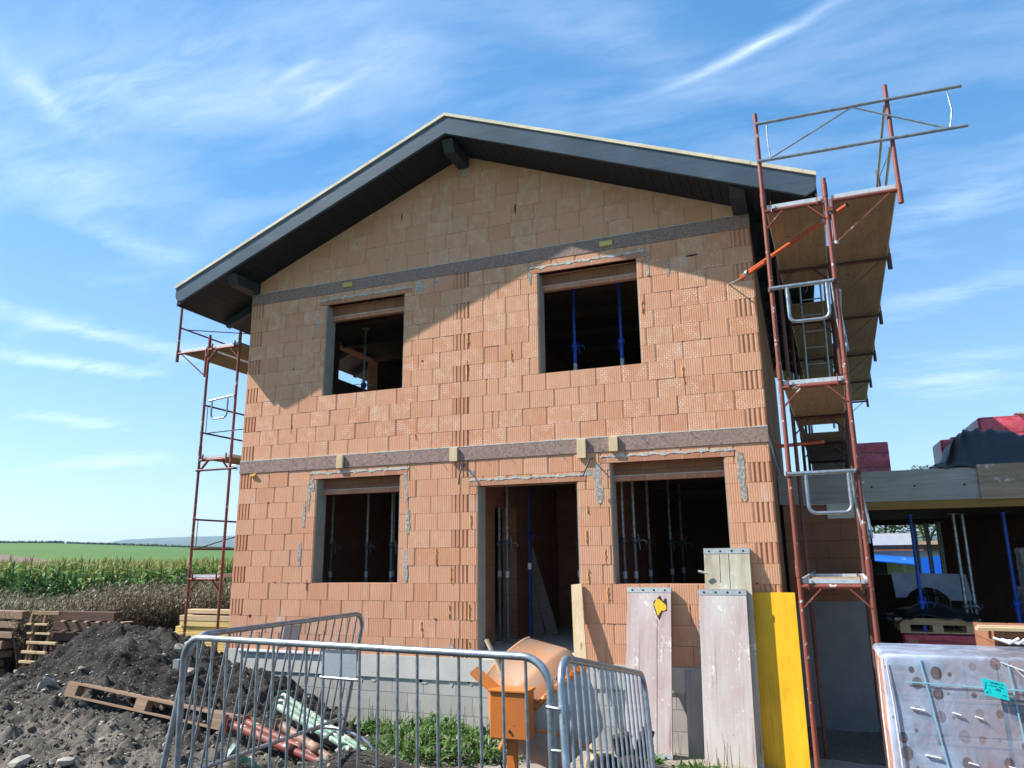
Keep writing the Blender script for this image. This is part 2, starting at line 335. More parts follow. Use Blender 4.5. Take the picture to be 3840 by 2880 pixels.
# ------------------------------------------------------------------ sky, sun, camera, air
SUN = V((1.83, .73, -1.96)).normalized()
def make_world():
    w = bpy.data.worlds.new('World'); S.world = w; w.use_nodes = True
    t = w.node_tree; N = t.nodes; bg = N['Background']
    H = NT.__new__(NT); H.t = t; H.n = N
    sky = N.new('ShaderNodeTexSky'); sky.sky_type = 'NISHITA'; sky.sun_disc = False
    sky.sun_elevation = math.asin(-SUN.z); sky.sun_rotation = math.atan2(-SUN.x, -SUN.y) % (2 * PI)
    sky.altitude = 200; sky.air_density = 1.0; sky.dust_density = .6; sky.ozone_density = 1.2
    hs = N.new('ShaderNodeHueSaturation'); hs.inputs['Saturation'].default_value = 1.38; hs.inputs['Hue'].default_value = .487; hs.inputs['Value'].default_value = 1.0
    t.links.new(sky.outputs[0], hs.inputs['Color']); even = H.mix(.45, hs.outputs[0], (.92, 2.35, 5.0))
    co = N.new('ShaderNodeTexCoord'); sx = N.new('ShaderNodeSeparateXYZ'); t.links.new(co.outputs['Generated'], sx.inputs[0])
    zz = H.math('ADD', H.math('MAXIMUM', sx.outputs[2], 0.), .12)
    X, Y = H.math('DIVIDE', sx.outputs[0], zz), H.math('DIVIDE', sx.outputs[1], zz)
    cb = N.new('ShaderNodeCombineXYZ'); t.links.new(X, cb.inputs[0]); t.links.new(Y, cb.inputs[1]); p = cb.outputs[0]
    warp = H.node('ShaderNodeTexNoise', Vector=p, Scale=2.2, Detail=3.)
    va = N.new('ShaderNodeVectorMath'); va.operation = 'MULTIPLY_ADD'; t.links.new(warp.outputs['Color'], va.inputs[0]); va.inputs[1].default_value = (.16, .16, 0); t.links.new(p, va.inputs[2])
    pw = va.outputs[0]
    tot = None
    # cirrus: every streak is a soft band in the cloud layer, broken up by stretched noise
    for (x, y, a, L, W, amp) in [(-.012, 1.138, -17.9, .125, .014, .85), (-1.961, 1.555, 70, .36, .07, .55), (-2.259, 1.73, 56.5, .3, .085, .75), (-.777, .958, 8.7, .2, .05, .42), (-1.04, .81, -2.6, .33, .10, .40),
                                 (-.755, .922, -7.5, .06, .010, .35), (-.729, .989, -5.8, .09, .010, .35), (-.212, 1.042, 42.8, .22, .06, .22), (.38, 1.763, -11.3, .17, .08, .42), (-3.329, 2.708, 16.9, .6, .16, .5),
                                 (.565, 3.042, -13.5, .3, .26, .45), (-2.78, 2.129, 73.1, .32, .10, .45), (-1.165, .75, 106.9, .11, .03, .4), (-1.469, 1.203, 72.2, .16, .07, .35), (.452, 2.257, -14.8, .22, .07, .35), (-.567, .933, 45.8, .15, .08, .2), (-1.35, 1.0, 60, .22, .12, .3)]:
        ca, sa = math.cos(math.radians(a)), math.sin(math.radians(a))
        mp = H.node('ShaderNodeMapping', Vector=pw, vector_type='TEXTURE', Location=(x + .08, y + .08, 0), Rotation=(0, 0, math.radians(a)), Scale=(L, W, 1))
        ln = N.new('ShaderNodeVectorMath'); ln.operation = 'LENGTH'; t.links.new(mp.outputs[0], ln.inputs[0])
        amp *= .74; g = H.ramp(H.math('MULTIPLY', ln.outputs['Value'], .5), [(0., amp), (.25, amp * .62), (.6, amp * .18), (1., 0.)])
        mq = H.node('ShaderNodeMapping', Vector=pw, Rotation=(0, 0, -math.radians(a)), Scale=(3.2, 10, 1))
        n = H.node('ShaderNodeTexNoise', Vector=mq.outputs[0], Scale=2.2, Detail=9., Roughness=.66, Distortion=.8).outputs['Fac']
        k = H.math('MULTIPLY', g, H.ramp(n, [(.30, .3), (.66, 1.)]))
        tot = k if tot is None else H.math('ADD', tot, k)
    veil = H.node('ShaderNodeMapping', Vector=pw, Rotation=(0, 0, math.radians(-12)), Scale=(.9, 2.6, 1))
    vn = H.node('ShaderNodeTexNoise', Vector=veil.outputs[0], Scale=1.3, Detail=9., Roughness=.62).outputs['Fac']
    tot = H.math('ADD', tot, H.ramp(vn, [(.42, 0.), (.85, .30)]))
    tot = H.math('MINIMUM', tot, .9)
    low = H.ramp(sx.outputs[2], [(0., .18), (.16, .14), (.5, 0.)])          # thin veil of ice cloud thickening to the horizon
    tot = H.math('MAXIMUM', tot, low)
    col = H.mix(tot, even, (7.4, 8.2, 9.3))
    t.links.new(col, bg.inputs['Color']); bg.inputs['Strength'].default_value = .095
make_world()
sl = bpy.data.lights.new('sun', 'SUN'); sl.energy = 4.6; sl.angle = math.radians(.5); sl.color = (1, .985, .945)
so = bpy.data.objects.new('sun', sl); COL.objects.link(so); so.rotation_euler = SUN.to_track_quat('-Z', 'Y').to_euler(); so.location = (-10, -10, 20)

cam = bpy.data.cameras.new('camera'); co = bpy.data.objects.new('camera', cam); COL.objects.link(co); S.camera = co
yaw, pitch, roll = -.3674, .2315, -.0101
f = V((math.sin(yaw) * math.cos(pitch), math.cos(yaw) * math.cos(pitch), math.sin(pitch))); r = V((math.cos(yaw), -math.sin(yaw), 0)); u = r.cross(f)
r2 = r * math.cos(roll) + u * math.sin(roll); u2 = u * math.cos(roll) - r * math.sin(roll)
co.matrix_world = Matrix(((r2.x, u2.x, -f.x, 8.6339), (r2.y, u2.y, -f.y, -9.7853), (r2.z, u2.z, -f.z, 1.3498), (0, 0, 0, 1)))
cam.sensor_width = 36; cam.lens = 36 * 1588.02 / 2212; cam.clip_start = .05; cam.clip_end = 20000
S.view_settings.view_transform = 'Standard'; S.view_settings.look = 'None'; S.view_settings.exposure = 1.08; S.view_settings.gamma = 1; S.view_settings.use_curve_mapping = False
S.render.resolution_x, S.render.resolution_y = 1024, 768
S.cycles.max_bounces = 8; S.cycles.diffuse_bounces = 3; S.cycles.transparent_max_bounces = 12; S.cycles.volume_bounces = 0
CAM = V((8.6339, -9.7853, 1.3498))

# ------------------------------------------------------------------ ground
RIDGE = [(-9, -1.15), (-4.2, -1.02), (-3.4, -.70), (-2.2, -.08), (-1.6, .25), (-.95, .44), (-.3, .40), (.25, .29), (1.1, -.03), (1.9, -.23), (2.5, -.45), (2.95, -.68), (3.6, -1.0), (9, -1.2)]
def base_z(x, y):
    z = -1.0 + .122 * clamp(-y, 0, 5.9)
    z += .24 * math.exp(-((x - 4.75) ** 2 / .3 + (y + 3.6) ** 2 / .35))
    z += .18 * math.exp(-((x - 4.4) ** 2 / .9 + (y + 1.5) ** 2 / .5))
    return z
def heap_z(x, y):
    t = clamp((-1.2 - y) / 3.9); r = interp(RIDGE, x - 2.6 * t)
    z = lerp(r, -.44 + min(0, r + .6) * .3, t ** 1.45)
    if y > -1.2: z -= (y + 1.2) ** 2 * .9 + (y + 1.2) * .12
    if y < -4.6: z -= (-4.6 - y) * .35
    return z
def ground_z(x, y): return base_z(x, y) + .03 * fbm(x * 1.3, y * 1.3) + .012 * fbm(x * 6, y * 6, 3)
def heap_surface(x, y):
    n = fbm(x * 1.1, y * 1.1, 5, 3) * .08 + abs(fbm(x * 3.1, y * 3.1, 1, 4)) * .13 + (abs(fbm(x * 9, y * 9, 2, 4)) ** .8) * .085 + fbm(x * 26, y * 26, 2, 3) * .022 - .06
    return heap_z(x, y) + n * (1.0 if heap_z(x, y) > base_z(x, y) - .1 else .4)
def grid(x0, x1, y0, y1, st, zf, cf=None, skip=None):
    b = MB(); nx, ny = int(round((x1 - x0) / st)), int(round((y1 - y0) / st))
    b.v = [(x0 + i * st, y0 + j * st, zf(x0 + i * st, y0 + j * st)) for j in range(ny + 1) for i in range(nx + 1)]
    for j in range(ny):
        for i in range(nx):
            x, y = x0 + (i + .5) * st, y0 + (j + .5) * st
            if skip and skip(x, y): continue
            a = j * (nx + 1) + i; b.f.append((a, a + 1, a + nx + 2, a + nx + 1)); b.sm.append(True); b.c.append(cf(x, y) if cf else None)
    return b
def ground_tint(x, y):
    l = sstep(3.6, 5.6, x + .5 * y + 1.2 + .5 * fbm(x, y)) * sstep(-4.2, -2.6, y + .4 * fbm(x * 2, y * 2, 4)) if y < .3 else .35
    if x < 4 and y < -4: l = max(l, .45)
    return (0, clamp(l), 0, 1)
g = grid(-14, 16, -13, 12, .16, ground_z, ground_tint, lambda x, y: .4 < x < 7.9 and .5 < y < 9.5)
kind(g.build('ground', M['soil']), 'structure')
def heap_tint(x, y): return (0, .42 * sstep(-2.9, -4.6, y + .5 * fbm(x * 1.5, y * 1.5, 3)) * (.45 + .55 * sstep(-.1, .3, fbm(x * 3, y * 3, 8))), 0, 1)
h = grid(-5.2, 4.9, -6.6, .5, .032, heap_surface, heap_tint, lambda x, y: heap_z(x, y) < base_z(x, y) - .16)
ho = h.build('soil_heap', M['heap']); tag(ho, 'large dark heap of dug earth with stones beside the brick house', 'soil heap')

def ico(b, c, r, seed, flat=.7, col=None):
    rr = random.Random(seed); bm = bmesh.new(); bmesh.ops.create_icosphere(bm, subdivisions=1, radius=1)
    R = Matrix.Rotation(rr.random() * 6.3, 3, V((rr.random() - .5, rr.random() - .5, rr.random() + .2)).normalized())
    sx, sy, sz = r * rr.uniform(.75, 1.25), r * rr.uniform(.7, 1.1), r * flat * rr.uniform(.7, 1.1)
    vs = []
    for v in bm.verts:
        k = 1 + .28 * (rr.random() - .5); p = R @ V((v.co.x * sx * k, v.co.y * sy * k, v.co.z * sz * k)); vs.append((c[0] + p.x, c[1] + p.y, c[2] + p.z))
    b.add(vs, [tuple(x.index for x in f.verts) for f in bm.faces], False, col); bm.free()
gv = MB(); rg = random.Random(3)
for i in range(5200):
    x, y = rg.uniform(-4.5, 4.9), rg.uniform(-6.3, -.6)
    if rg.random() < .35: x, y = rg.uniform(.2, 4.2), rg.uniform(-5.6, -3.2)
    if heap_z(x, y) < base_z(x, y) - .12: continue
    rr = .006 + .018 * rg.random() ** 2.2 + (.016 if rg.random() < .03 else 0); ico(gv, (x, y, heap_surface(x, y) + rr * .1), rr, i, .6, (clamp(rg.gauss(.4, .25)), 0, 0, 1))
for i in range(900):
    x, y = rg.uniform(3.2, 8.6), rg.uniform(-4.5, -.1); rr = rg.uniform(.006, .022); ico(gv, (x, y, ground_z(x, y) + rr * .2), rr, i, .6, (clamp(rg.gauss(.7, .2)), 0, 0, 1))
for i in range(2600):
    x, y = rg.uniform(-.5, 4.8), rg.uniform(-6.0, -3.0); rr = .010 + .026 * rg.random() ** 2.5; ico(gv, (x, y, max(heap_surface(x, y), ground_z(x, y)) + rr * .15), rr, i, .55, (clamp(rg.gauss(.45, .24)), 0, 0, 1))
kind(gv.build('gravel', M['gravel']), 'stuff')
# the few big stones one can count
for i, (x, y, r_, lab) in enumerate([(.75, -3.6, .10, 'largest pale stone low on the left of the dark soil heap'), (1.5, -3.75, .065, 'pale flat stone just right of the largest stone on the heap'), (.55, -1.35, .10, 'long pale stone sticking out near the crest of the soil heap'),
                                  (.95, -1.9, .10, 'flat beige stone on the heap slope above the wooden pallet'), (1.55, -2.4, .11, 'broad brownish stone between pallet and heap crest'), (2.0, -4.75, .09, 'whitish stone at the bottom of the heap near the frame edge'), (2.55, -4.75, .08, 'tan stone at the foot of the heap left of the barrier')]):
    b = MB(); ico(b, (x, y, heap_surface(x, y) + r_ * .3), r_, 50 + i, .6); tag(b.build('stone', M['stone']), lab, 'stone', 'larger stones on the soil heap')

# far country: one sheet of rings round the site
def azd(x, y): return math.degrees(math.atan2(x - CAM.x, y - CAM.y))
def far_z(d, a):
    e = 1.20 if a < -52 else interp([(-52, 1.17), (-48, 1.05), (-44.6, .90), (-40, .72), (-25, .5), (0, .35), (60, .3)], a)
    z = -1.12
    if d > 95:
        t = clamp((d - 95) / 345); z += (CAM.z + 440 * math.tan(math.radians(e)) + 1.12) * (t ** .85)
    if d > 440: z -= (d - 440) * .022 * min(1, (d - 440) / 200) if d < 1200 else 16
    return max(z, -14)
def far_sheet(name, d0, d1, azs, nd, mat, dz=0, pw=1.6, k='structure'):
    b = MB(); na = len(azs); ds = [d0 + (d1 - d0) * (i / nd) ** pw for i in range(nd + 1)]
    for d in ds:
        for a in azs:
            ra = math.radians(a); b.v.append((CAM.x + d * math.sin(ra), CAM.y + d * math.cos(ra), far_z(d, a) + dz))
    for i in range(nd):
        for j in range(na - 1):
            b.f.append((i * na + j, i * na + j + 1, (i + 1) * na + j + 1, (i + 1) * na + j)); b.sm.append(True); b.c.append(None)
    return kind(b.build(name, mat, fix=True), k)
def field_mat():
    m = NT('green_field'); co = m.coord(); n = m.noise(co, .02, 5); f = m.noise(m.coord((1, .2, 1)), 2.5, 4)
    col = m.mix(m.ramp(n, [(.35, 0.), (.65, 1.)]), (.065, .135, .026), (.09, .16, .036)); col = m.mix(m.ramp(f, [(.4, 0.), (.7, .35)]), col, (.13, .15, .06))
    m.bs('Base Color', col); m.bs('Roughness', .9); m.bs('Specular IOR Level', .1); return m.m
M['field'] = field_mat(); M['plough'] = plain('ploughed_earth', (.155, .105, .075), .95, var=.25, scale=.4, bump=0)
M['distant'] = plain('distant_land', (.05, .075, .03), .95, var=.5, scale=.004, bump=0, fine=.02)
far_sheet('field', 14, 5200, [a * 2.5 for a in range(-72, 73)], 60, M['field'], pw=2.4)
b = MB(); pz = [-75 + i for i in range(28)]
for i in range(9):
    for a in pz: d = lerp(97, 97 + 160 * clamp((-47.5 - a) / 12) ** 1.2 + 1 + 2 * fbm(a, 3), i / 8); ra = math.radians(a); b.v.append((CAM.x + d * math.sin(ra), CAM.y + d * math.cos(ra), far_z(d, a) + .12))
for i in range(8):
    for j in range(27): b.f.append((i * 28 + j, i * 28 + j + 1, (i + 1) * 28 + j + 1, (i + 1) * 28 + j)); b.sm.append(True); b.c.append(None)
kind(b.build('ploughed_field', M['plough'], fix=True), 'structure')
b = MB(); rt = random.Random(5)                     # far crest line of bushes
for i in range(1800):
    a = rt.uniform(-72, -36); d = 438 + rt.uniform(-3, 3); ra = math.radians(a); x, y = CAM.x + d * math.sin(ra), CAM.y + d * math.cos(ra); r_ = rt.uniform(.35, .8)
    ico(b, (x, y, far_z(d, a) + r_ * .5), r_ * 1.2, i, .8, (rt.random() * .4, 0, 0, 1))
kind(b.build('hedge_line', M['tree']), 'stuff')
b = MB(); azs = [-75 + i * .5 for i in range(231)]   # distant wooded hills
def hill_e(a): return interp([(-75, .9), (-52, .98), (-50, 1.12), (-48.5, 1.42), (-46.7, 1.53), (-44.7, 1.62), (-42, 1.7), (-36, 1.75), (-20, 1.5), (20, 1.1), (45, .8)], a) + .035 * fbm(a * 1.7, 0, 0, 4)
for d, k in ((2500, -.2), (3000, .62), (3400, .86), (3800, 1.), (4150, .8)):
    for a in azs:
        ra = math.radians(a); z = CAM.z + d * math.tan(math.radians(hill_e(a) * min(1, max(0, k)))) if k > 0 else -16
        b.v.append((CAM.x + d * math.sin(ra), CAM.y + d * math.cos(ra), z))
na = len(azs)
for i in range(4):
    for j in range(na - 1): b.f.append((i * na + j, i * na + j + 1, (i + 1) * na + j + 1, (i + 1) * na + j)); b.sm.append(True); b.c.append(None)
kind(b.build('hills', M['distant'], fix=True), 'structure')
# the air between: even pale haze round the whole scene
hz = MB().box((-4900, -4900, -18), (4900, 4900, 165)).build('haze', None); kind(hz, 'stuff')
hm = bpy.data.materials.new('haze_air'); hm.use_nodes = True; hn = hm.node_tree.nodes; hn.remove(hn['Principled BSDF'])
pv = hn.new('ShaderNodeVolumePrincipled'); pv.inputs['Color'].default_value = (.58, .77, 1, 1); pv.inputs['Density'].default_value = .00015; pv.inputs['Anisotropy'].default_value = .2
hm.node_tree.links.new(pv.outputs[0], hn['Material Output'].inputs['Volume']); hz.data.materials.append(hm)

# ------------------------------------------------------------------ maize and weeds to the left
def blade(b, x, y, z, a, L, w, rise, droop, col, n=3):
    ca, sa = math.cos(a), math.sin(a); pts = []
    for i in range(n + 1):
        t = i / n; q = L * t; zz = z + rise * t - droop * t * t; ww = w * (1 - t) ** .6 * (.6 + .8 * min(1, t * 3)) if i < n else .002
        pts += [(x + ca * q - sa * ww, y + sa * q + ca * ww, zz + ww * .3), (x + ca * q + sa * ww, y + sa * q - ca * ww, zz - ww * .1)]
    b.add(pts, [(2 * i, 2 * i + 1, 2 * i + 3, 2 * i + 2) for i in range(n)], True, col)
def at(d, a): ra = math.radians(a); return CAM.x + d * math.sin(ra), CAM.y + d * math.cos(ra)
b = MB(); rc = random.Random(11)
def maize(x, y, z, hh, nl, lod):
    tip = rc.random()
    for k in range(nl):
        t = (k + .6) / nl; t = t ** .9; ang = rc.random() * 6.28; L = rc.uniform(.45, .8) * (1.15 - .5 * t)
        c = clamp(.15 + rc.random() * .5 + (.18 if t > .85 else 0)); c = .8 + rc.random() * .2 if rc.random() < .03 + .14 * (t > .8) else c
        blade(b, x, y, z + hh * t * .93, ang, L, rc.uniform(.035, .055), L * rc.uniform(.5, .9), L * rc.uniform(.6, 1.3), (c, 0, 0, 1), 3 if lod else 2)
    if lod: b.tube([(x, y, z), (x, y, z + hh * .95)], .014, 4, False, col=(.35, 0, 0, 1))
    for q in range(3 if lod else 2): blade(b, x, y, z + hh * .9, rc.random() * 6.3, .12, .014, .34, .05, (.88 + rc.random() * .12, 0, 0, 1), 2)
for i in range(1250):
    d = 26.5 + 9 * rc.random() ** 1.5; x, y = at(d, rc.uniform(-61, -38)); maize(x, y, -1.05, rc.uniform(2.0, 2.5) + .25 * fbm(x * .5, y * .5, 3, 3), 11, True)
for i in range(3600):
    d = 35 + 60 * rc.random() ** 1.2; x, y = at(d, rc.uniform(-61, -38)); maize(x, y, -1.05, rc.uniform(2.1, 2.5), 5, False)
kind(b.build('maize_field', M['corn']), 'stuff')
b = MB()                                               # dry weeds in front of the maize
def weed(x, y, z, hh, dry):
    n = rc.randint(4, 6)
    for s_ in range(n):
        a = rc.random() * 6.3; le = rc.uniform(.05, .3) * hh; tx, ty = x + math.cos(a) * le, y + math.sin(a) * le; H = hh * rc.uniform(.7, 1)
        c0 = rc.uniform(0, .25) if dry else .3
        b.tube([(x, y, z), (lerp(x, tx, .4), lerp(y, ty, .4), z + H * .55), (tx, ty, z + H)], [.008, .006, .003], 3, False, col=(c0, 0, 0, 1))
        for q in range(12):
            t = rc.uniform(.2, 1); c = (rc.uniform(.5, 1) if t > .8 else rc.uniform(0, .5) * min(1, t * 1.6))
            blade(b, lerp(x, tx, t * t), lerp(y, ty, t * t), z + H * t, rc.random() * 6.3, rc.uniform(.04, .11), rc.uniform(.004, .012), rc.uniform(.02, .12), .04, (c, 0, 0, 1), 2)
for i in range(5200):
    a = rc.uniform(-60, -38); d = (18.2 if a > -53.5 else 20.6) + 5. * rc.random() ** 1.3; x, y = at(d, a)
    weed(x, y, -1.05, rc.uniform(1.25, 1.85) + .3 * fbm(a * .5, 1) + (.15 if a > -50 else -.1), True)
kind(b.build('dry_weeds', M['dry']), 'stuff')
b = MB()
for i in range(1500):
    d = rc.uniform(20.6, 24); a = rc.uniform(-60, -44); x, y = at(d, a)
    if fbm(a * .6, d * .3, 9) < .0 and a > -53: continue
    for q in range(5): blade(b, x, y, -1.05 + rc.uniform(.0, 1.3), rc.random() * 6.3, rc.uniform(.15, .4), .02, rc.uniform(.2, .45), .1, (rc.random() * .8, 0, 0, 1), 2)
kind(b.build('green_undergrowth', M['weed']), 'stuff')
b = MB()                                               # grass patch by the yellow planks
for i in range(1500):
    x, y = rc.gauss(-2.9, .6), rc.gauss(.9, .45); blade(b, x, y, -.95, rc.random() * 6.3, rc.uniform(.08, .2), .010, rc.uniform(.5, 1.0), .1, (rc.uniform(.3, 1), 0, 0, 1), 2)
kind(b.build('grass', M['weed']), 'stuff')
# ------------------------------------------------------------------ the house
HW, HD, TH = 8.346, 10.0, .25
CH, BW = .249, .3685
SLOPE, RX, SOF = .408, 4.07, 7.69
house = thing('brick_house', 'two storey unplastered orange clay block house shell with a dark gable roof', 'house')
M['brokenclay'] = plain('broken_clay', (.20, .085, .045), .95, var=.3)
OPEN = [(1.56, 3.04, 3.935, 5.487, 'u'), (5.294, 6.79, 3.935, 5.487, 'u'), (1.54, 3.04, .996, 2.585, 'l'), (4.32, 5.815, 0, 2.357, 'l'), (6.28, 7.785, .996, 2.585, 'l')]
LH = .075
rb = random.Random(21)
def tint(white=0.):
    r_ = rb.random(); r_ = r_ if rb.random() < .75 else (.05 if rb.random() < .5 else 1.)
    return (r_, white, rb.random() ** 2 * .9, 1)
fac = MB(); fac_up = MB(); fac_low = fac
def roofline(x): return SOF - SLOPE * abs(x - RX)
def block(x0, x1, z0, z1, white, gable=False):
    if x1 - x0 < .02: return
    g = .0016; j = rb.uniform(-.003, .003); e = min(.012, (x1 - x0) * .15); x0 += g; x1 -= g; z0 += g + rb.uniform(-.001, .0012); z1 -= g
    c = tint(white)
    if gable and min(roofline(x0), roofline(x1)) < z1:
        poly = []
        pts = [(x0, z0), (x1, z0), (x1, z1), (x0, z1)]
        for half in (-1, 1):                       # clip by both slopes
            out = []
            for i in range(len(pts)):
                p, q = pts[i], pts[(i + 1) % len(pts)]
                fp = SOF - half * SLOPE * (p[0] - RX) - p[1]; fq = SOF - half * SLOPE * (q[0] - RX) - q[1]
                if fp >= 0: out.append(p)
                if fp * fq < 0: t = fp / (fp - fq); out.append((lerp(p[0], q[0], t), lerp(p[1], q[1], t)))
            pts = out
            if len(pts) < 3: return
        fac.slab_xz(pts, j, .03, c); return
    prof = [(x0, .03), (x0, .0038 + j), (x0 + e, .0038 + j), (x0 + e * 1.2, j), (x1 - e * 1.2, j), (x1 - e, .0038 + j), (x1, .0038 + j), (x1, .03)]
    fac.prism(prof, z0, z1, c)
def toothed(x0, x1, z0, z1):                          # block end with deep vertical grooves
    z0 += .002; z1 -= .002; c = tint(0); n = 4; w = (x1 - x0); prof = [(x0 + .003, .034)]; p = w / n
    for k in range(n):
        a = x0 + k * p
        prof += [(a + .003, 0), (a + p * .62, 0), (a + p * .66, .017), (a + p * .97, .017)]
    prof += [(x1 - .003, 0), (x1 - .003, .034)]
    fac.prism(prof, z0, z1, c)
def fill(a, b, z0, z1, fromleft, lead, wf, gable=False):
    """blocks from one end of a stretch of a course to the other"""
    if b - a < .03: return
    x = a if fromleft else b; first = True
    while (x < b - .01) if fromleft else (x > a + .01):
        w = lead if (first and lead) else BW; first = False
        nx = min(b, x + w) if fromleft else max(a, x - w)
        if fromleft and b - nx < .07: nx = b
        if not fromleft and nx - a < .07: nx = a
        block(min(x, nx), max(x, nx), z0, z1, wf(), gable); x = nx
def course(k, z0, z1, ops, storey):
    left_t = k % 2 == 0; right_t = (k % 2 == 1) if storey == 'l' else (k % 2 == 0); tie = k % 2 == 0
    xs = []                                            # blocked stretches: (x0, x1, kind)
    if storey == 'l': wf = lambda: .45 if rb.random() < .04 else 0
    else: wf = lambda: (1. if rb.random() < .62 else .25)
    cuts = [0, HW]
    segs = [(0., HW, z0)]
    for (a, b, za, zb, s_) in OPEN:
        if s_ != storey or za >= z1 - .01 or zb + LH <= z0: continue
        new = []
        for (p, q, zz) in segs:
            ext = .125 if zb < z1 - .005 else 0
            if zb < z1 - .005:                            # course that holds the lintel
                la, lb = a - .125, b + .125
                if p < la: new.append((p, min(q, la), zz))
                if max(p, la) < min(q, lb): new.append((max(p, la), min(q, lb), zb + LH + .012))
                if q > lb: new.append((max(p, lb), q, zz))
                # jamb pieces under the lintel ends
                for ja, jb in ((la, a), (b, lb)):
                    if zb - z0 > .03: block(ja, jb, z0, zb - .002, wf())
            else:
                if p < a: new.append((p, min(q, a), zz))
                if q > b: new.append((max(p, b), q, zz))
        segs = [s2 for s2 in new if s2[1] - s2[0] > .01]
    for (p, q, zz) in segs:
        full = abs(zz - z0) < .01
        T0, T1 = 3.92, 4.165
        parts = [(p, q)]
        if full and p < T0 and q > T1:
            if tie: toothed(T0, T1, z0, z1); parts = [(p, T0), (T1, q)]
            else: c_ = min(q, max(p, 4.45 + BW * rb.randint(0, 2) + rb.uniform(0, .3))); parts = [(p, c_), (c_, q)]
        for (m, n) in parts:
            if n <= 4.3 or m < .01 or (m < 3.2 and n < 5.6): 
                if m < .01 and left_t and full: toothed(0, .25, z0, z1); m = .25
                fill(m, n, zz, z1, True, None if m < .3 else BW - ((m - (.25 if left_t else 0)) % BW), wf)
            else:
                if n > HW - .01 and right_t and full: toothed(HW - .25, HW, z0, z1); n = HW - .25
                d = ((HW - (.25 if right_t else 0)) - n) % BW
                fill(m, n, zz, z1, False, (BW - d) if n < HW - .3 else None, wf)
for k in range(11): course(k, 2.739 - CH * (k + 1), 2.739 - CH * k, OPEN, 'l')
fac = fac_up
for k in range(11): course(k, 5.678 - CH * (k + 1), 5.678 - CH * k, OPEN, 'u')
fac = MB()
for k in range(8):                                         # gable
    z0 = 5.878 + CH * k; half = (SOF - z0) / SLOPE; a, b = max(.15, RX - half), min(8.2, RX + half)
    if b - a > .1: fill(a, b, z0, z0 + CH, True, BW * (.55 if k % 2 else .95), lambda: (.8 if rb.random() < .45 else 0), True)
fac_low.build('front_wall', M['facade'], house); fac_up.build('front_wall', M['facade'], house); fac.build('gable_wall', M['facade'], house)

# wall body behind the face blocks, split round the openings
def wall_cells(xs, zs, inside):
    return [(xs[i], xs[i + 1], zs[j], zs[j + 1]) for i in range(len(xs) - 1) for j in range(len(zs) - 1) if inside((xs[i] + xs[i + 1]) / 2, (zs[j] + zs[j + 1]) / 2)]
wb = MB(); M['joint'] = plain('joint_backing_brick', (.42, .215, .13), .95, var=.3, scale=9)  # clay tone of the wall body that shows in the joints
xs = sorted({0, HW} | {v_ for o in OPEN for v_ in o[:2]}); zs = sorted({0, 2.739} | {v_ for o in OPEN if o[4] == 'l' for v_ in (o[2], o[3])})
for st, z_lo, z_hi in (('l', 0, 2.739), ('u', 2.939, 5.678)):
    zs = sorted({z_lo, z_hi} | {v_ for o in OPEN if o[4] == st for v_ in (o[2], o[3])}); xs = sorted({.002, HW - .002} | {v_ for o in OPEN if o[4] == st for v_ in o[:2]})
    for (a, b, c, d) in wall_cells(xs, zs, lambda x, z: not any(o[4] == st and o[0] < x < o[1] and o[2] < z < o[3] for o in OPEN)):
        wb.box((a, .028, c), (b, TH, d))
wb.slab_xz([(.15, 5.878), (8.2, 5.878), (8.2, roofline(8.2) - .02), (RX, SOF - .02), (.15, roofline(.15) - .02)], .028, TH)
wb.build('wall_body', M['joint'], house)
sw = MB(); sw2 = MB()                                        # side walls (left one has a window to the sky), rear wall, middle wall
for x0 in (0, HW - TH):
    if x0 == 0:
        for (y0, y1, z0, z1) in ((TH, 2.32, 2.939, 5.678), (3.78, HD, 2.939, 5.678), (2.32, 3.78, 2.939, 4.86), (2.32, 3.78, 5.60, 5.678), (TH, HD, 0, 2.739)): sw.box((0, y0 + .001, z0), (TH, y1, z1))
    else: sw2.box((x0, TH + .001, 0), (HW, HD, 2.739)); sw2.box((x0, TH + .001, 2.939), (HW, HD, 5.678))
sw.build('side_wall', M['side_brick'], house); sw2.build('side_wall', M['side_brick'], house)
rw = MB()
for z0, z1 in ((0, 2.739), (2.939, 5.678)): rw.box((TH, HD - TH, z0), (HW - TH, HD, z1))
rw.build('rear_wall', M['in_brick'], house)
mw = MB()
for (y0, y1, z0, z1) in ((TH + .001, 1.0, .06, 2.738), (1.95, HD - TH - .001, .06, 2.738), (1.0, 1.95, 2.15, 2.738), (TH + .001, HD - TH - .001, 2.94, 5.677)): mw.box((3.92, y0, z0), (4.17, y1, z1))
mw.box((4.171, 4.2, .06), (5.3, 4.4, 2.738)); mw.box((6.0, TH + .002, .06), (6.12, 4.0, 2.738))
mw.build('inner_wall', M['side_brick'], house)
MB().box((TH, TH + .001, -.12), (HW - TH, HD - TH - .001, .06)).box((4.322, .03, -.05), (5.813, TH, .058)).build('floor_slab', M['concrete'], house)
MB().box((.01, .06, 2.7395), (HW - .01, HD, 2.9385)).build('ceiling_slab', M['concrete'], house)
MB().box((.01, .06, 5.6785), (HW - .01, HD, 5.8775)).build('upper_ceiling', M['dimwood'], house)
for y in (1.2, 2.4, 3.6, 4.8):
    for xa, xb, za in ((TH, 3.9, 2.60), (4.2, HW - TH, 2.60), (TH, HW - TH, 5.54)): MB().box((xa, y, za), (xb, y + .08, za + .137)).build('formwork_joist', M['dimwood'], house)
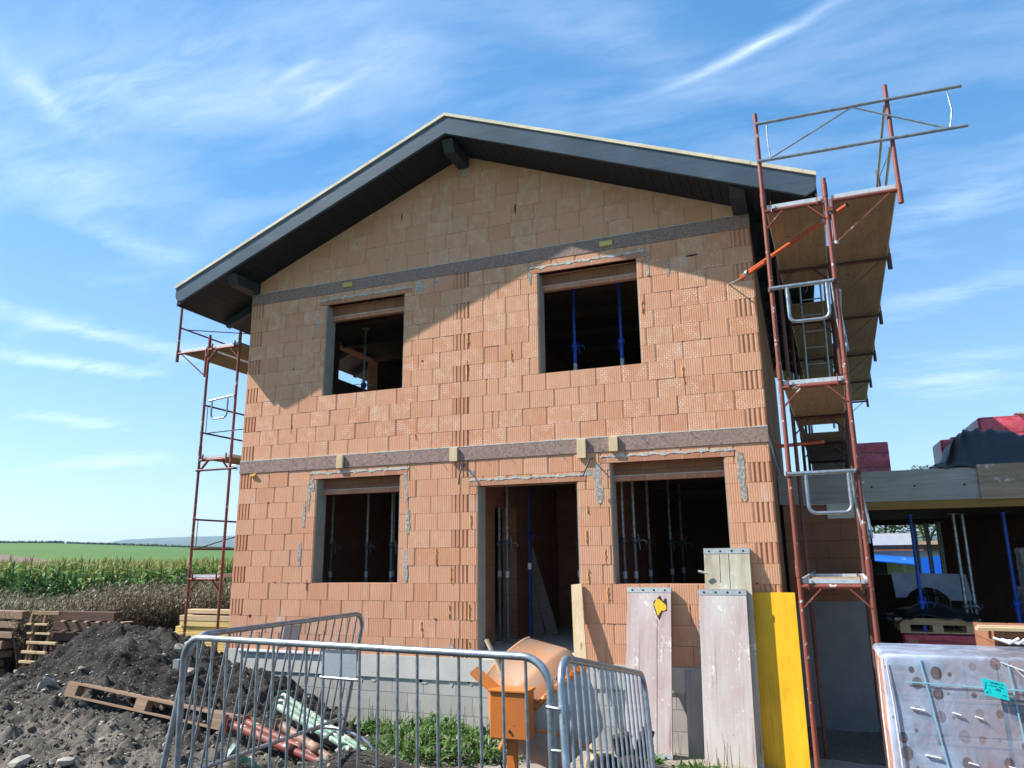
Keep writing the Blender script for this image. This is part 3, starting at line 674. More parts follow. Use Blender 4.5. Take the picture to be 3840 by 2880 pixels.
# plinth
MB().box((-.03, -.02, -.30), (HW + .03, HD, -.001)).build('plinth_beam', M['concrete'], house)
pb = MB()
pb.box((0, 0, -1.5), (HW, HD, -.301)); pb.build('plinth_wall', M['blockwork'], house)
rs = random.Random(4)                               # slurry run over the block joints
for i in range(60):
    x = rs.uniform(.2, 8.0); w = rs.uniform(.03, .22); hh = rs.uniform(.015, .09)
    if i < 34: MB().slab_xz([(x, -.301), (x + w * .3, -.30 - hh * rs.uniform(.5, 1)), (x + w * .6, -.30 - hh), (x + w, -.301)], -.006, .0).build('mortar_run', M['mortar'], house, fix=True)
# ring beams and the wooden packers nailed to them
for z0, y0 in ((2.739, -.012), (5.678, -.006)):
    rbm = MB().box((-.004, y0, z0 + .001), (HW + .004, .06, z0 + .198)); rbm.build('ring_beam', M['beam'], house, bevel=.004)
ms = MB(); ms2 = MB()
for i in range(56):
    x = i * HW / 56; hh = rs.uniform(.008, .02); ms.box((x + .001, -.014, 2.938), (x + HW / 56 - .001, .05, 2.938 + hh)) if True else None
    hh = rs.uniform(.004, .013); ms2.box((x + .001, -.004, 5.8775), (x + HW / 56 - .001, .03, 5.8775 + hh)) if True else None
ms.build('mortar_bed', M['mortar'], house); ms2.build('mortar_bed', M['mortar'], house)
for z in (2.739, 5.678):
    for i in range(22):
        x = .2 + i * .38 + rs.uniform(-.1, .1); zz = z + rs.choice((.03, .17)); MB().tube([(x, -.012, zz), (x + .004, -.05, zz + rs.uniform(-.03, .01))], .004, 5).build('nail', M['cable'], house)
for x, z, w, hh in ((1.98, 2.83, .115, .20), (3.95, 2.83, .125, .20), (5.90, 2.80, .125, .265), (6.35, 2.835, .12, .20), (1.97, 5.785, .19, .075), (6.36, 5.775, .19, .075)):
    b = MB().box((x - w / 2, -.055 if z < 4 else -.035, z - hh / 2), (x + w / 2, -.0135 if z < 4 else -.0075, z + hh / 2)); b.build('wooden_packer', M['newwood_z'] if z < 4 else M['yellow_x'], house, bevel=.003)
# lintels, reveals and the inner lintels of the shutter boxes
for (a, b, z0, z1, st) in OPEN:
    MB().box((a - .125, -.004, z1), (b + .125, .125, z1 + LH)).build('lintel', M['lintel'], house, bevel=.003)
    door = z0 == 0
    if not door:
        MB().box((a + .012, .16, z1 - .235), (b - .012, .2495, z1 - .165)).build('inner_lintel', M['lintel'], house, bevel=.002)
        MB().box((a + .012, .168, z1 - .165), (b - .012, .2495, z1 + .12)).build('shutter_box_wall', M['in_brick'], house)
        tb = MB(); tb.box((a + .012, .158, z1 - .168), (b - .012, .166, z1 - .158)); tb.build('mortar_line', M['mortar'], house)
    MB().box((a, .012, z0 + (.06 if door else .001)), (a + .012, TH + .004, z1 - .001)).build('reveal', M['plaster'], house); MB().box((b - .012, .012, z0 + (.06 if door else .001)), (b, TH + .004, z1 - .001)).build('reveal', M['plaster'], house)
# mortar smears: ragged skins a few mm thick
def patch(cx, cz, w, hh, seed, y=-.004):
    w *= .8
    n = max(14, int(hh / .008)); L, R = [], []                 # a trowel stroke: uneven left and right edges
    for i in range(n + 1):
        t = i / n; z = cz - hh / 2 + hh * t; e = min(1, 4 * t, 4 * (1 - t)) ** .5; k = w / 2 * (.25 + .75 * e)
        k *= 1.05; L.append((cx - k * (.85 + .22 * fbm(z * 14, seed * 1.7, 0, 4)) + .12 * w * fbm(z * 4, seed, 3, 2), z)); R.append((cx + k * (.85 + .22 * fbm(z * 14, seed * 2.9, 5, 4)) + .12 * w * fbm(z * 4, seed, 3, 2), z))
    b = MB()
    for i in range(n): b.slab_xz([L[i], R[i], R[i + 1], L[i + 1]], y + .002 * fbm(L[i][1] * 30, seed), .004)
    b.build('mortar_smear', M['smear'], house)
def ragged_line(x0, x1, z, h0, seed):
    n = int((x1 - x0) / .012); lo = [z - h0 * (.12 + .9 * max(0, fbm(i * .09, seed, 0, 4) + .25)) for i in range(n + 1)]; hi = [z + h0 * (.25 + 1.1 * max(0, fbm(i * .11, seed, 7, 4) + .28)) for i in range(n + 1)]; b = MB()
    for i in range(n):
        xa, xb = lerp(x0, x1, i / n), lerp(x0, x1, (i + 1) / n); b.slab_xz([(xa, lo[i]), (xb, lo[i + 1]), (xb, hi[i + 1]), (xa, hi[i])], -.008 + .004 * fbm(i * .2, seed), .004)
    b.build('mortar_smear', M['mortar'], house)
for (a, b, z0, z1, st) in OPEN:
    ragged_line(a - .13, b + .13, z1 + LH + .012, .032, int(a * 100))
for i, (x, z, w, hh) in enumerate([(1.40, 2.32, .07, .45), (1.46, 2.50, .10, .2), (1.33, 2.0, .085, .34), (1.28, 1.42, .085, .40), (3.13, 2.5, .09, .25), (3.15, 2.28, .07, .25), (3.19, 1.88, .10, .37), (3.17, 1.25, .10, .50), (3.93, .08, .09, .22),
                                   (7.98, 2.42, .13, .45), (8.0, 2.12, .09, .22), (6.10, 2.45, .16, .30), (6.12, 2.2, .14, .3), (1.42, 5.16, .06, .30), (6.94, 5.33, .06, .28), (7.22, 5.27, .06, .26), (6.9, 5.52, .16, .05), (5.18, 5.50, .1, .1), (5.17, 5.40, .05, .16), (3.32, 5.55, .22, .2), (3.62, 5.6, .08, .12), (2.1, 6.55, .05, .2),
                                   (4.22, 2.55, .10, .10), (5.98, 2.47, .14, .09), (7.34, .2, .09, .75), (4.09, 7.38, .2, .13)]):
    patch(x, z, w, hh, 90 + i)
for i, (x, z, hh) in enumerate([(4.19, .62, .2), (4.19, .13, .2), (3.90, 1.12, .2), (3.66, 1.37, .22), (3.88, .62, .18), (3.44, .38, .2), (5.92, 1.6, .2), (5.93, 1.1, .2), (5.91, .6, .22), (6.17, 1.35, .2), (6.18, .86, .2), (5.94, 1.98, .1), (4.21, 1.86, .2), (7.33, 3.72, .22), (4.86, 4.26, .17), (4.14, 4.15, .22), (6.83, 4.75, .2), (4.155, 4.62, .2), (.30, 2.70, .06), (.98, 3.44, .16), (3.28, 3.15, .08)]):
    r_ = random.Random(i); pts = [(x + r_.uniform(-.006, .006), -.002 - r_.uniform(0, .012), z - hh / 2 + hh * k / 7) for k in range(8)]; fm = MB().tube(pts, [r_.uniform(.002, .0075) for k in range(8)], 6)
    if i == 18: [ico(fm, (x_, -.02, 2.7), .035, int(x_ * 100)) for x_ in (.27, .30, .33)]
    fm.build('foam_joint', M['foam'], house)
rs2 = random.Random(77); hl = []
for i in range(26): hl.append((rs2.uniform(.2, 8.2), rs2.choice([2.739 - CH * k for k in range(1, 11)] + [5.678 - CH * k for k in range(1, 11)]) + .012, rs2.uniform(.02, .05), rs2.uniform(.008, .025)))
hl = [q for q in hl if not any(o[0] - .1 < q[0] < o[1] + .1 and o[2] - .1 < q[1] < o[3] + .2 for o in OPEN)]
for x, z, w, hh in hl + list(((3.38, 4.33, .035, .035), (.41, .495, .05, .05), (2.95, 6.83, .02, .15), (4.95, 6.60, .025, .2), (7.55, 5.40, .18, .03), (1.45, .97, .012, .22))):
    r_ = random.Random(int(x * 90)); MB().slab_xz([(x + math.cos(k * .7) * w / 2 * r_.uniform(.7, 1.1), z + math.sin(k * .7) * hh / 2 * r_.uniform(.7, 1.1)) for k in range(9)], -.0045, .002).build('broken_joint', M['brokenclay'] if w < .06 and hh < .03 else M['window_dark'], house)
# cables hanging by the door
for (x, z, pts) in ((4.11, 2.68, [(4.11, .0, 2.68), (4.105, -.10, 2.66), (4.085, -.12, 2.5), (4.07, -.11, 2.38)]), (6.04, 2.66, [(6.04, 0, 2.66), (6.03, -.11, 2.64), (5.98, -.14, 2.5), (5.93, -.13, 2.40)])):
    MB().tube(pts, .011, 7).build('cable', M['cable'], house)
# loose white batten lying on the plinth ledge
tag(MB().box((.25, -.058, -.03), (1.95, -.022, .006)).build('batten', M['white'], None, bevel=.004), 'thin white batten lying along the plinth ledge under the brickwork', 'batten')

# roof
roof = MB(); Y0, Y1 = -.73, HD + .7; HS = 5.13
def rz(x, t=8.05): return t - SLOPE * abs(x - RX)
for sgn in (-1, 1):
    n = 34
    for i in range(n):                                             # boards running up the eaves line, with uneven front ends
        xa, xb = RX + sgn * HS * i / n, RX + sgn * HS * (i + 1) / n
        if sgn < 0: xa, xb = xb, xa
        dy = .004 * fbm(i * .7, sgn); dz = 0
        roof.hexa([(xa, Y0 + dy, rz(xa) - .05), (xb, Y0 + dy, rz(xb) - .05), (xb, Y1, rz(xb) - .05), (xa, Y1, rz(xa) - .05), (xa, Y0 + dy, rz(xa) + dz), (xb, Y0 + dy, rz(xb) + dz), (xb, Y1, rz(xb) + dz), (xa, Y1, rz(xa) + dz)])
ro = roof.build('roof', M['sheath'], house)
for sgn in (-1, 1):
    xe = RX + sgn * (HS - .012); xm = RX
    top, bot = rz(xe, 7.998), rz(xe, 7.998) - .285; cx = xe - sgn * .13
    poly = [(xe, top), (xe, top - .14), (xe - sgn * .02, top - .19), (cx, rz(cx, 7.998) - .295), (xm, 7.998 - .295), (xm, 7.998)]
    if sgn > 0: poly = poly[::-1]
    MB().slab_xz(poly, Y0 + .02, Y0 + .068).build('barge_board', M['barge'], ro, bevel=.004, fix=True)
sf = MB()
for sgn in (-1, 1):
    xa, xb = (RX - HS + .02, RX) if sgn < 0 else (RX, RX + HS - .02)
    nb = 40                                                          # soffit boards
    for i in range(nb):
        p, q = lerp(xa, xb, i / nb), lerp(xa, xb, (i + 1) / nb); g = .003
        sf.hexa([(p + g, Y0 + .07, rz(p, SOF + .012)), (q - g, Y0 + .07, rz(q, SOF + .012)), (q - g, Y1 - .1, rz(q, SOF + .012)), (p + g, Y1 - .1, rz(p, SOF + .012)), (p + g, Y0 + .07, rz(p, SOF + .05)), (q - g, Y0 + .07, rz(q, SOF + .05)), (q - g, Y1 - .1, rz(q, SOF + .05)), (p + g, Y1 - .1, rz(p, SOF + .05))])
    xe = RX + sgn * (HS - .05)
    sf.hexa([(min(xe, xe + sgn * .04), Y0 + .07, rz(xe, SOF)), (max(xe, xe + sgn * .04), Y0 + .07, rz(xe, SOF)), (max(xe, xe + sgn * .04), Y1 - .1, rz(xe, SOF)), (min(xe, xe + sgn * .04), Y1 - .1, rz(xe, SOF)), (min(xe, xe + sgn * .04), Y0 + .07, rz(xe, 7.99)), (max(xe, xe + sgn * .04), Y0 + .07, rz(xe, 7.99)), (max(xe, xe + sgn * .04), Y1 - .1, rz(xe, 7.99)), (min(xe, xe + sgn * .04), Y1 - .1, rz(xe, 7.99))])
    xi = -.02 if sgn < 0 else HW + .02
    for k in range(9):
        y = .45 + k * 1.05; xo = RX + sgn * (HS - .12); d = V((xo - xi, 0, rz(xo) - rz(xi)))
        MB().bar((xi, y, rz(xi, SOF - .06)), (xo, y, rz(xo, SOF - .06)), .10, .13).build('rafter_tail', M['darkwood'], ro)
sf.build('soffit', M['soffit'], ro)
for xa, xb, z0, z1 in ((3.98, 4.16, 7.47, 7.66), (-.06, .14, 5.882, 6.06), (8.15, 8.345, 5.882, 6.04)):
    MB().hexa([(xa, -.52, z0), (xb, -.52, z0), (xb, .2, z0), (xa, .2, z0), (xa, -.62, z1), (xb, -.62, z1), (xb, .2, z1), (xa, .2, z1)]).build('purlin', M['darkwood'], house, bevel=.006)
MB().box((.0, -.005, 5.8785), (.149, TH, 6.0)).box((8.2, -.005, 5.8785), (8.34, TH, 5.98)).build('wall_plate', M['darkwood'], house)

# ------------------------------------------------------------------ adjustable steel props
def make_prop(name, label, low, up, H=2.6, lowh=1.55, group=None, st=None):
    t = thing(name, label, 'steel prop', (0, 0, 0), group)
    o1 = MB().tube([(0, 0, .008), (0, 0, lowh)], .031, 12); o1.build('outer_tube', low, t)
    iT = MB().tube([(0, 0, lowh - .05), (0, 0, H - .008)], .025, 12).build('inner_tube', up, t)
    for k in range(int((H - lowh - .25) / .1)): hb = MB(); hb.tube([(-.0262, 0, lowh + .2 + k * .1), (.0262, 0, lowh + .2 + k * .1)], .0075, 6); hb.tube([(0, -.0262, lowh + .2 + k * .1), (0, .0262, lowh + .2 + k * .1)], .0075, 6); hb.build('pin_hole', M['black'], iT)
    c = MB().lathe([(lowh - .03, .033), (lowh - .03, .05), (lowh + .05, .05), (lowh + .05, .027)], Matrix.Identity(4), 14).build('collar', low, t)
    MB().tube([(.045, -.01, lowh + .01), (.13, -.05, lowh + .015), (.17, -.04, lowh - .01), (.16, 0, lowh - .05)], .008, 7).tube([(-.05, 0, lowh + .09), (.06, 0, lowh + .09), (.075, 0, lowh - .12)], .006, 6).build('handle', up, c)
    MB().box((-.06, -.06, 0), (.06, .06, .008)).build('base_plate', low, t); MB().box((-.06, -.06, H - .008), (.06, .06, H)).build('top_plate', up, t)
    MB().lathe([(q, .0318) for q in (st or (lowh - .52, lowh - .42))], Matrix.Identity(4), 12).build('sticker', M['sticker'], t)
    return t
pg, pb_ = 'steel props holding up the slabs', 'steel props holding up the slabs'
dark = make_prop('steel_prop', 'grey steel prop in the lower left window, the bright one in front of the others', M['steel_dark'], M['galv'], 2.6, 1.5, pg)
dark.location = (1.56, 1.5, .06);
first = True
for x, y, rz_, lab in ((.83, 1.5, .3, 'leftmost dim steel prop behind the lower left window'), (1.62, 2.3, 1.2, 'dim steel prop just right of the bright one in the lower left window'), (2.05, 1.5, .6, 'rightmost dim steel prop behind the lower left window'),
                       (6.36, 1.0, .2, 'nearest grey steel prop with hooked handle in the lower right window'), (6.38, 2.0, 1.9, 'second grey steel prop from the left in the lower right window'), (6.55, 3.0, .9, 'third steel prop from the left in the lower right window'), (6.59, 4.0, .3, 'farthest thin steel prop in the lower right window'),
                       (6.22, .9, 2.2, 'steel prop half hidden by the left reveal of the lower right window'), (4.24, 1.35, .5, 'silver steel prop inside the doorway beside the left brick wall'), (4.0, 1.62, 1., 'thin pale steel prop in the gap of the inner wall seen through the door'), (5.35, 1.6, 2., 'dim steel prop at the right side of the doorway')):
    dup(dark, (x, y, .06), (0, 0, rz_), lab)
up = dup(dark, (1.37, 1.5, 2.94), (0, 0, .7), 'grey steel prop standing in the upper left window')
blue = make_prop('blue_steel_prop', 'left blue steel prop in the upper right window', M['blue'], M['blue'], 2.6, 1.62, pb_, (1.12, 1.36))
blue.location = (5.55, 1.0, 2.94)
dup(blue, (6.30, 1.0, 2.94), (0, 0, 2.4), 'right blue steel prop in the upper right window'); db = make_prop('blue_steel_prop', 'blue steel prop in the shade inside the doorway', M['darkblue'], M['darkblue'], 2.6, 1.62, pb_); db.location = (4.56, 1.5, .06)
# planks inside the doorway and the one leaning at its right side
for i, (x0, lab) in enumerate(((3.98, 'left of the grey planks leaning inside the doorway'), (4.2, 'right of the grey planks leaning inside the doorway'))):
    t = thing('plank', lab, 'plank', (x0 + .35, 2.6, .06), 'planks leaning in the doorway', (0, math.radians(-14 - 3 * i), 0)); MB().box((-.1, -.02 + .06 * i, 0), (.1, .02 + .06 * i, 1.5)).build('plank_body', M['greywood'], t, bevel=.003)
lp = MB().hexa([(5.815, -.33, -.95), (6.0, -.33, -.95), (6.0, -.295, -.95), (5.815, -.295, -.95), (5.70, -.045, .985), (5.845, -.045, 1.0), (5.845, -.012, 1.0), (5.70, -.012, .985)])
tag(lp.build('plank', M['newwood_z'], None, bevel=.004), 'fresh knotty pine plank leaning against the right side of the doorway', 'plank')
# ------------------------------------------------------------------ boards leaning on the front
def lean(name, label, cat, x, w, foot_y, foot_z, top_y, top_z, th, mat, rivets=True, tilt=0., group=None, bottom_cap=True):
    """upright board in its own frame (x across, y thickness, z along), then leaned against the wall"""
    dy, dz = top_y - foot_y, top_z - foot_z; L = math.hypot(dy, dz)
    t = thing(name, label, cat, (x, foot_y, foot_z), group, (-math.atan2(dy, dz), tilt, 0))
    h = w / 2
    bd = MB().box((-h, 0, 0), (h, th, L)).build('board', mat, t, bevel=.004)
    if rivets:
        for z0 in ((0, L - .06) if bottom_cap else (L - .06,)):
            z1 = z0 + .065; z0 -= .003
            cp = MB().box((-h - .003, -.004, z0), (h + .003, -.0005, z1)).box((-h - .003, th + .0005, z0), (h + .003, th + .004, z1)).box((-h - .003, -.004, z1 - .003 if z0 > .5 else z0 - .003), (h + .003, th + .004, z1 if z0 > .5 else z0)).build('end_cap', M['capmetal'], t)
            rv = MB()
            for k in range(4):
                x_ = -h + w * (k + .45) / 4; rv.lathe([(0, .013), (.004, .012), (.006, .004)], Matrix.Translation((x_, -.004, z0 + .032)) @ Matrix.Rotation(PI / 2, 4, 'X'), 10)
            rv.build('rivet', M['black'], cp)
    return t, bd, L
t, bd, L = lean('scaffold_board', 'pinkish scaffold board with a yellow patched hole near its metal end', 'scaffold board', 6.74, .555, -.62, -.93, -.06, .955, .045, M['board_pink2'])
hole = MB(); pts = [(.058, L - .176), (.06, L - .23), (.105, L - .357), (.132, L - .40), (.172, L - .30), (.226, L - .285), (.228, L - .21), (.222, L - .14), (.20, L - .132), (.176, L - .175), (.147, L - .105), (.125, L - .105), (.114, L - .128)]
hole.slab_xz(pts[::-1], -.0035, .002); hole.build('hole_edge', M['window_dark'], t, fix=True)
MB().slab_xz([(.067, L - .21), (.112, L - .345), (.118, L - .35), (.160, L - .285), (.19, L - .29), (.22, L - .27), (.22, L - .222), (.18, L - .188), (.122, L - .14), (.095, L - .145)], -.0062, -.0037).build('yellow_patch', M['yellow'], t, fix=True)
MB().box((.10, -.0025, .05), (.104, .001, L - .4)).build('crack', M['window_dark'], t)
t2, _, L2 = lean('scaffold_board', 'tall pale grey scaffold board, the highest of the leaning boards', 'scaffold board', 7.73, .55, -.562, -.95, -.05, 1.43, .045, M['board_pale'], group='boards leaning on the facade')
MB().box((.02, -.0025, L2 - .9), (.025, .001, L2 - .07)).build('crack', M['window_dark'], t2)
MB().box((-.09, -.0025, L2 - .42), (-.086, .001, L2 - .07)).build('crack', M['window_dark'], t2)
t3, _, L3 = lean('scaffold_board', 'pinkish white scaffold board leaning in front of the tall grey board', 'scaffold board', 7.658, .56, -.625, -1.0, -.206, .94, .045, M['board_pink'], group='boards leaning on the facade')
t4, _, L4 = lean('shuttering_sheet', 'bright yellow wooden formwork panel leaning at the right corner of the house', 'formwork panel', 8.24, .49, -.44, -1.0, -.033, .905, .03, M['yellow'], False)
t5, _, _ = lean('shuttering_sheet', 'plain reddish board standing low in the shade between two scaffold boards', 'formwork panel', 7.3, .34, -.16, -1.0, -.05, -.02, .025, M['board_pink2'], False)
tag(MB().tube([(7.50, -.16, 1.13), (7.39, -.19, 1.16)], .014, 8).build('tube_end', M['decktop'], None), 'short pale tube end poking out left of the tall grey board', 'tube')

# ------------------------------------------------------------------ scaffolds
def scaffold(root, ys, skew, xi, xo, xb, base, front_post_top, mirror=False):
    y0 = ys[0]; LV = (1.04, 3.06, 5.08); sg = 1 if xb > xi else -1
    X = lambda x, y: x + skew * (y - y0)
    for i, y in enumerate(ys):
        ft = MB(); gus = cl = ft
        ti = front_post_top if i == 0 else 5.3
        P, Q = X(xi, y), X(xo, y); mat = M['redpaint'] if i == 0 else M['darkred']
        for x, top in ((P, ti), (Q, 5.36)):
            ft.tube([(x, y, base), (x, y, top)], .0242, 12)
            for z in (1.04 + .25, 3.06 + .25, 5.08 + .22): 
                if z < top: ft.tube([(x, y, z - .16), (x, y, z)], .029, 12)
        for z in LV:
            ft.tube([(P, y, z), (Q, y, z)], .0235, 10)
            for xa, d in ((P, 1), (Q, -1)):
                s_ = d * (1 if Q > P else -1); gus.bar((xa + s_ * .015, y, z - .20), (xa + s_ * .19, y, z - .02), .014, .05, (0, 1, 0))
            for x in (lerp(P, Q, .12), lerp(P, Q, .86)): cl.bar((x, y - .028, z - .03), (x, y - .028, z + .10), .008, .03, (0, 1, 0))
        ft.build('frame', mat, root)
        # bracket carrying the outer deck
        B = X(xb, y); bk = MB(); a = Q + sg * .055
        bk.tube([(a, y, 5.08), (B, y, 5.08)], .0235, 10).tube([(a, y, 5.10), (a, y, 4.58)], .0235, 10).bar((a + sg * .03, y, 4.62), (lerp(a, B, .85), y, 5.06), .012, .035, (0, 1, 0))
        bk.tube([(B, y, 4.93), (B, y, 5.14)], .029, 10).tube([(B, y, 5.06), (B, y, 6.33)], .0235, 10)
        bk.bar((Q + sg * .01, y - .02, 4.98), (a, y - .02, 4.98), .03, .05)
        bk.build('bracket', M['redpaint'] if i == 0 else M['darkred'], root)
    for i in range(len(ys) - 1):
        ya, yb = ys[i], ys[i + 1]
        for z in LV + ('b',):
            if z == 'b': u0, u1, zz = xo + sg * .07, xb - sg * .03, 5.08
            else: u0, u1, zz = xi + sg * .03, xo - sg * .03, z
            zz += .03; d = MB(); rim = MB()
            def q(xa, xc, a_, b_, z0, z1, mb):
                c = [(X(xa, a_), a_, z0), (X(xc, a_), a_, z0), (X(xc, b_), b_, z0), (X(xa, b_), b_, z0)]
                if xa > xc: c = [c[1], c[0], c[3], c[2]]
                mb.hexa(c + [(p[0], p[1], z1) for p in c])
            a_, b_ = ya + .015, yb - .015
            hatch = (i == 1 and z == 5.08 and not mirror) or (i == 1 and z == 3.06 and not mirror)
            if hatch:
                m = lerp(a_, b_, .30); k = lerp(a_, b_, .62)
                q(u0, u1, a_, m, zz, zz + .012, d); q(u0, u1, k, b_, zz, zz + .012, d); q(u0, u0 + sg * .06, m, k, zz, zz + .012, d); q(u1 - sg * .06, u1, m, k, zz, zz + .012, d)
            else: q(u0, u1, a_, b_, zz, zz + .012, d)
            q(u0, u1, a_ - .012, a_ + .006, zz + .0, zz + .045, rim); q(u0, u1, b_ - .006, b_ + .012, zz, zz + .045, rim)
            q(u0 - sg * .012, u0 - sg * .001, a_, b_, zz - .004, zz + .05, rim); q(u1 + sg * .001, u1 + sg * .012, a_, b_, zz - .004, zz + .05, rim)
            dk = d.build('deck', M['deckply'], root); rim.build('deck_rim', M['decktop'], dk)
        # guard rails along the outer side
        for z in (3.06, 1.04):
            gr = MB()
            for h in (.5, 1.0): gr.tube([(X(xo, ya) + sg * .03, ya, z + h), (X(xo, yb) + sg * .03, yb, z + h)], .0165, 8)
            gr.tube([(X(xo, ya) + sg * .03, ya + .12, z + .5), (X(xo, yb) + sg * .03, yb - .3, z + 1.0)], .010, 6)
            gr.tube([(X(xo, ya) + sg * .03, ya + .12, z + .5), (X(xo, ya) + sg * .03, ya + .12, z + 1.)], .007, 6)
            gr.build('guard_rail', M['galv'] if not mirror else M['darkred'], root)
        gr = MB()
        for h in (.5, 1.0): gr.tube([(X(xb, ya) - sg * .03, ya, 5.08 + h), (X(xb, yb) - sg * .03, yb, 5.08 + h)], .0165, 8)
        gr.tube([(X(xb, ya) - sg * .03, ya + .12, 5.58), (X(xb, yb) - sg * .03, yb - .3, 6.08)], .010, 6)
        gr.build('guard_rail', M['galv'] if not mirror else M['darkred'], root)
rs_ = thing('scaffold', 'red facade scaffold with three deck levels along the right side of the house', 'scaffold', (8.9, -1.7, -.7))
scaffold(rs_, [-1.7, .3, 2.85, 5.4, 7.9, 10.3], .045, 8.565, 9.205, 9.92, -1.0, 6.31)
# end guards of the front frame
for z in (4.16, 2.15):
    g_ = MB(); y = -1.735
    g_.tube([(8.545, y, z), (9.19, y, z + .005)], .0225, 10)
    xa, xb, zb, r_ = 8.72, 9.115, z - .40, .07
    pts = [(xa, y, z - .01), (xa, y, zb + r_)] + [(xa + r_ - r_ * math.cos(k * PI / 8), y, zb + r_ - r_ * math.sin(k * PI / 8)) for k in range(1, 5)] + [(xb - r_ + r_ * math.sin(k * PI / 8), y, zb + r_ - r_ * math.cos(k * PI / 8)) for k in range(0, 5)] + [(xb, y, z)]
    g_.tube(pts, .019, 10); eg = g_.build('end_guard', M['galv_bright'], rs_)
    MB().lathe([(z - .03, .033), (z + .03, .033)], Matrix.Translation((8.562, -1.7, 0)), 12).lathe([(z - .03, .033), (z + .03, .033)], Matrix.Translation((9.205, -1.7, 0)), 12).build('clamp', M['darkred'], eg)
# long top guard frame running past the outer post
tg = MB(); y = -1.735
tg.tube([(8.56, y, 6.16), (10.62, y, 6.12)], .019, 10).tube([(8.55, y, 5.69), (10.62, y, 5.655)], .019, 10)
tg.tube([(8.68, y, 5.70), (9.57, y, 6.13), (10.42, y, 5.67)], .011, 8).tube([(8.68, y, 6.15), (8.675, y, 5.9), (8.69, y, 5.69)], .008, 6).tube([(10.48, y, 6.12), (10.5, y, 5.86), (10.46, y, 5.66)], .008, 6)
tg.build('top_guard', M['galv_bright'], rs_)
# tie tube to the wall with its hook and couplers
tt = MB().tube([(8.205, -.50, 4.805), (9.40, -1.80, 4.96)], .0245, 12, caps=False).build('tie_tube', M['orangered'], rs_)
MB().tube([(9.398, -1.798, 4.9595), (9.39, -1.787, 4.9585)], .021, 12).build('tube_bore', M['black'], tt)
MB().tube([(8.205, -.50, 4.775), (8.52, -.86, 4.815)], .0235, 10).build('tie_hook_tube', M['orangered'], tt)
MB().tube([(8.21, -.505, 4.79), (8.13, -.3, 4.83), (8.03, -.04, 4.90), (8.02, .01, 4.90)], .010, 8).build('tie_hook', M['galv'], tt)
for p in ((8.29, -.60, 4.80), (9.19, -1.58, 4.93)):
    MB().lathe([(-.035, .04), (-.035, .045), (.035, .045), (.035, .04)], Matrix.Translation(p) @ V((1.195, -1.3, .155)).to_track_quat('Z', 'Y').to_matrix().to_4x4(), 10).build('coupler', M['galv_bright'], tt)
MB().tube([(8.42, .33, 2.72), (9.0, .28, 2.74)], .0235, 10).build('tie_tube', M['orangered'], rs_)
# ladder below the hatch
ld = MB()
for x in (8.90, 9.20): ld.tube([(x, 1.55, 3.1), (x + .05, 2.02, 5.6)], .016, 8)
for k in range(9): z = 3.3 + k * .27; q = (z - 3.1) / 2.5; ld.tube([(8.90 + .05 * q, 1.55 + .47 * q, z), (9.20 + .05 * q, 1.55 + .47 * q, z)], .012, 7)
ld.build('ladder', M['galv'], rs_)
# loose folded guards hanging on the outer leg
hg = [MB(), MB()]
for dx, zt, zb in ((.0, 4.2, 3.3), (.03, 4.1, 3.4), (-.02, 2.15, 1.55), (.02, 2.05, 1.45), (.045, 1.95, 1.5)): hg[zt < 3].tube([(9.17 + dx, -1.66, zt), (9.19 + dx * 1.4, -1.60, (zt + zb) / 2), (9.22 + dx, -1.66, zb)], .014, 7)
[q_.build('folded_guard', M['galv'], rs_) for q_ in hg]
ls_ = thing('scaffold', 'slim rusty red scaffold standing along the left side of the house', 'scaffold', (-.8, .25, -.9))
scaffold(ls_, [.25, 2.75, 5.25, 7.75, 10.25], 0., -.44, -1.13, -1.87, -1.05, 5.36, True)
g_ = MB(); y = .22; z = 4.17
g_.tube([(-.44, y, z), (-1.0, y, z - .06)], .017, 8); xa, xb, zb, r_ = -.93, -.58, 3.78, .07
g_.tube([(xa, y, z - .05), (xa, y, zb + r_), (xa + .03, y, zb + .02), (xa + r_, y, zb), (xb - r_, y, zb), (xb - .02, y, zb + .03), (xb, y, zb + r_), (xb, y, z - .02)], .016, 8).build('end_guard', M['galv_bright'], ls_)
MB().tube([(-1.16, .22, 2.88), (-.28, .22, 2.88)], .02, 8).build('tie_tube', M['darkred'], ls_)
MB().tube([(-.36, .2, 2.92), (-.27, .2, 2.93), (-.22, .2, 2.88), (-.26, .2, 2.84)], .012, 7).build('tie_hook', M['galv'], ls_)
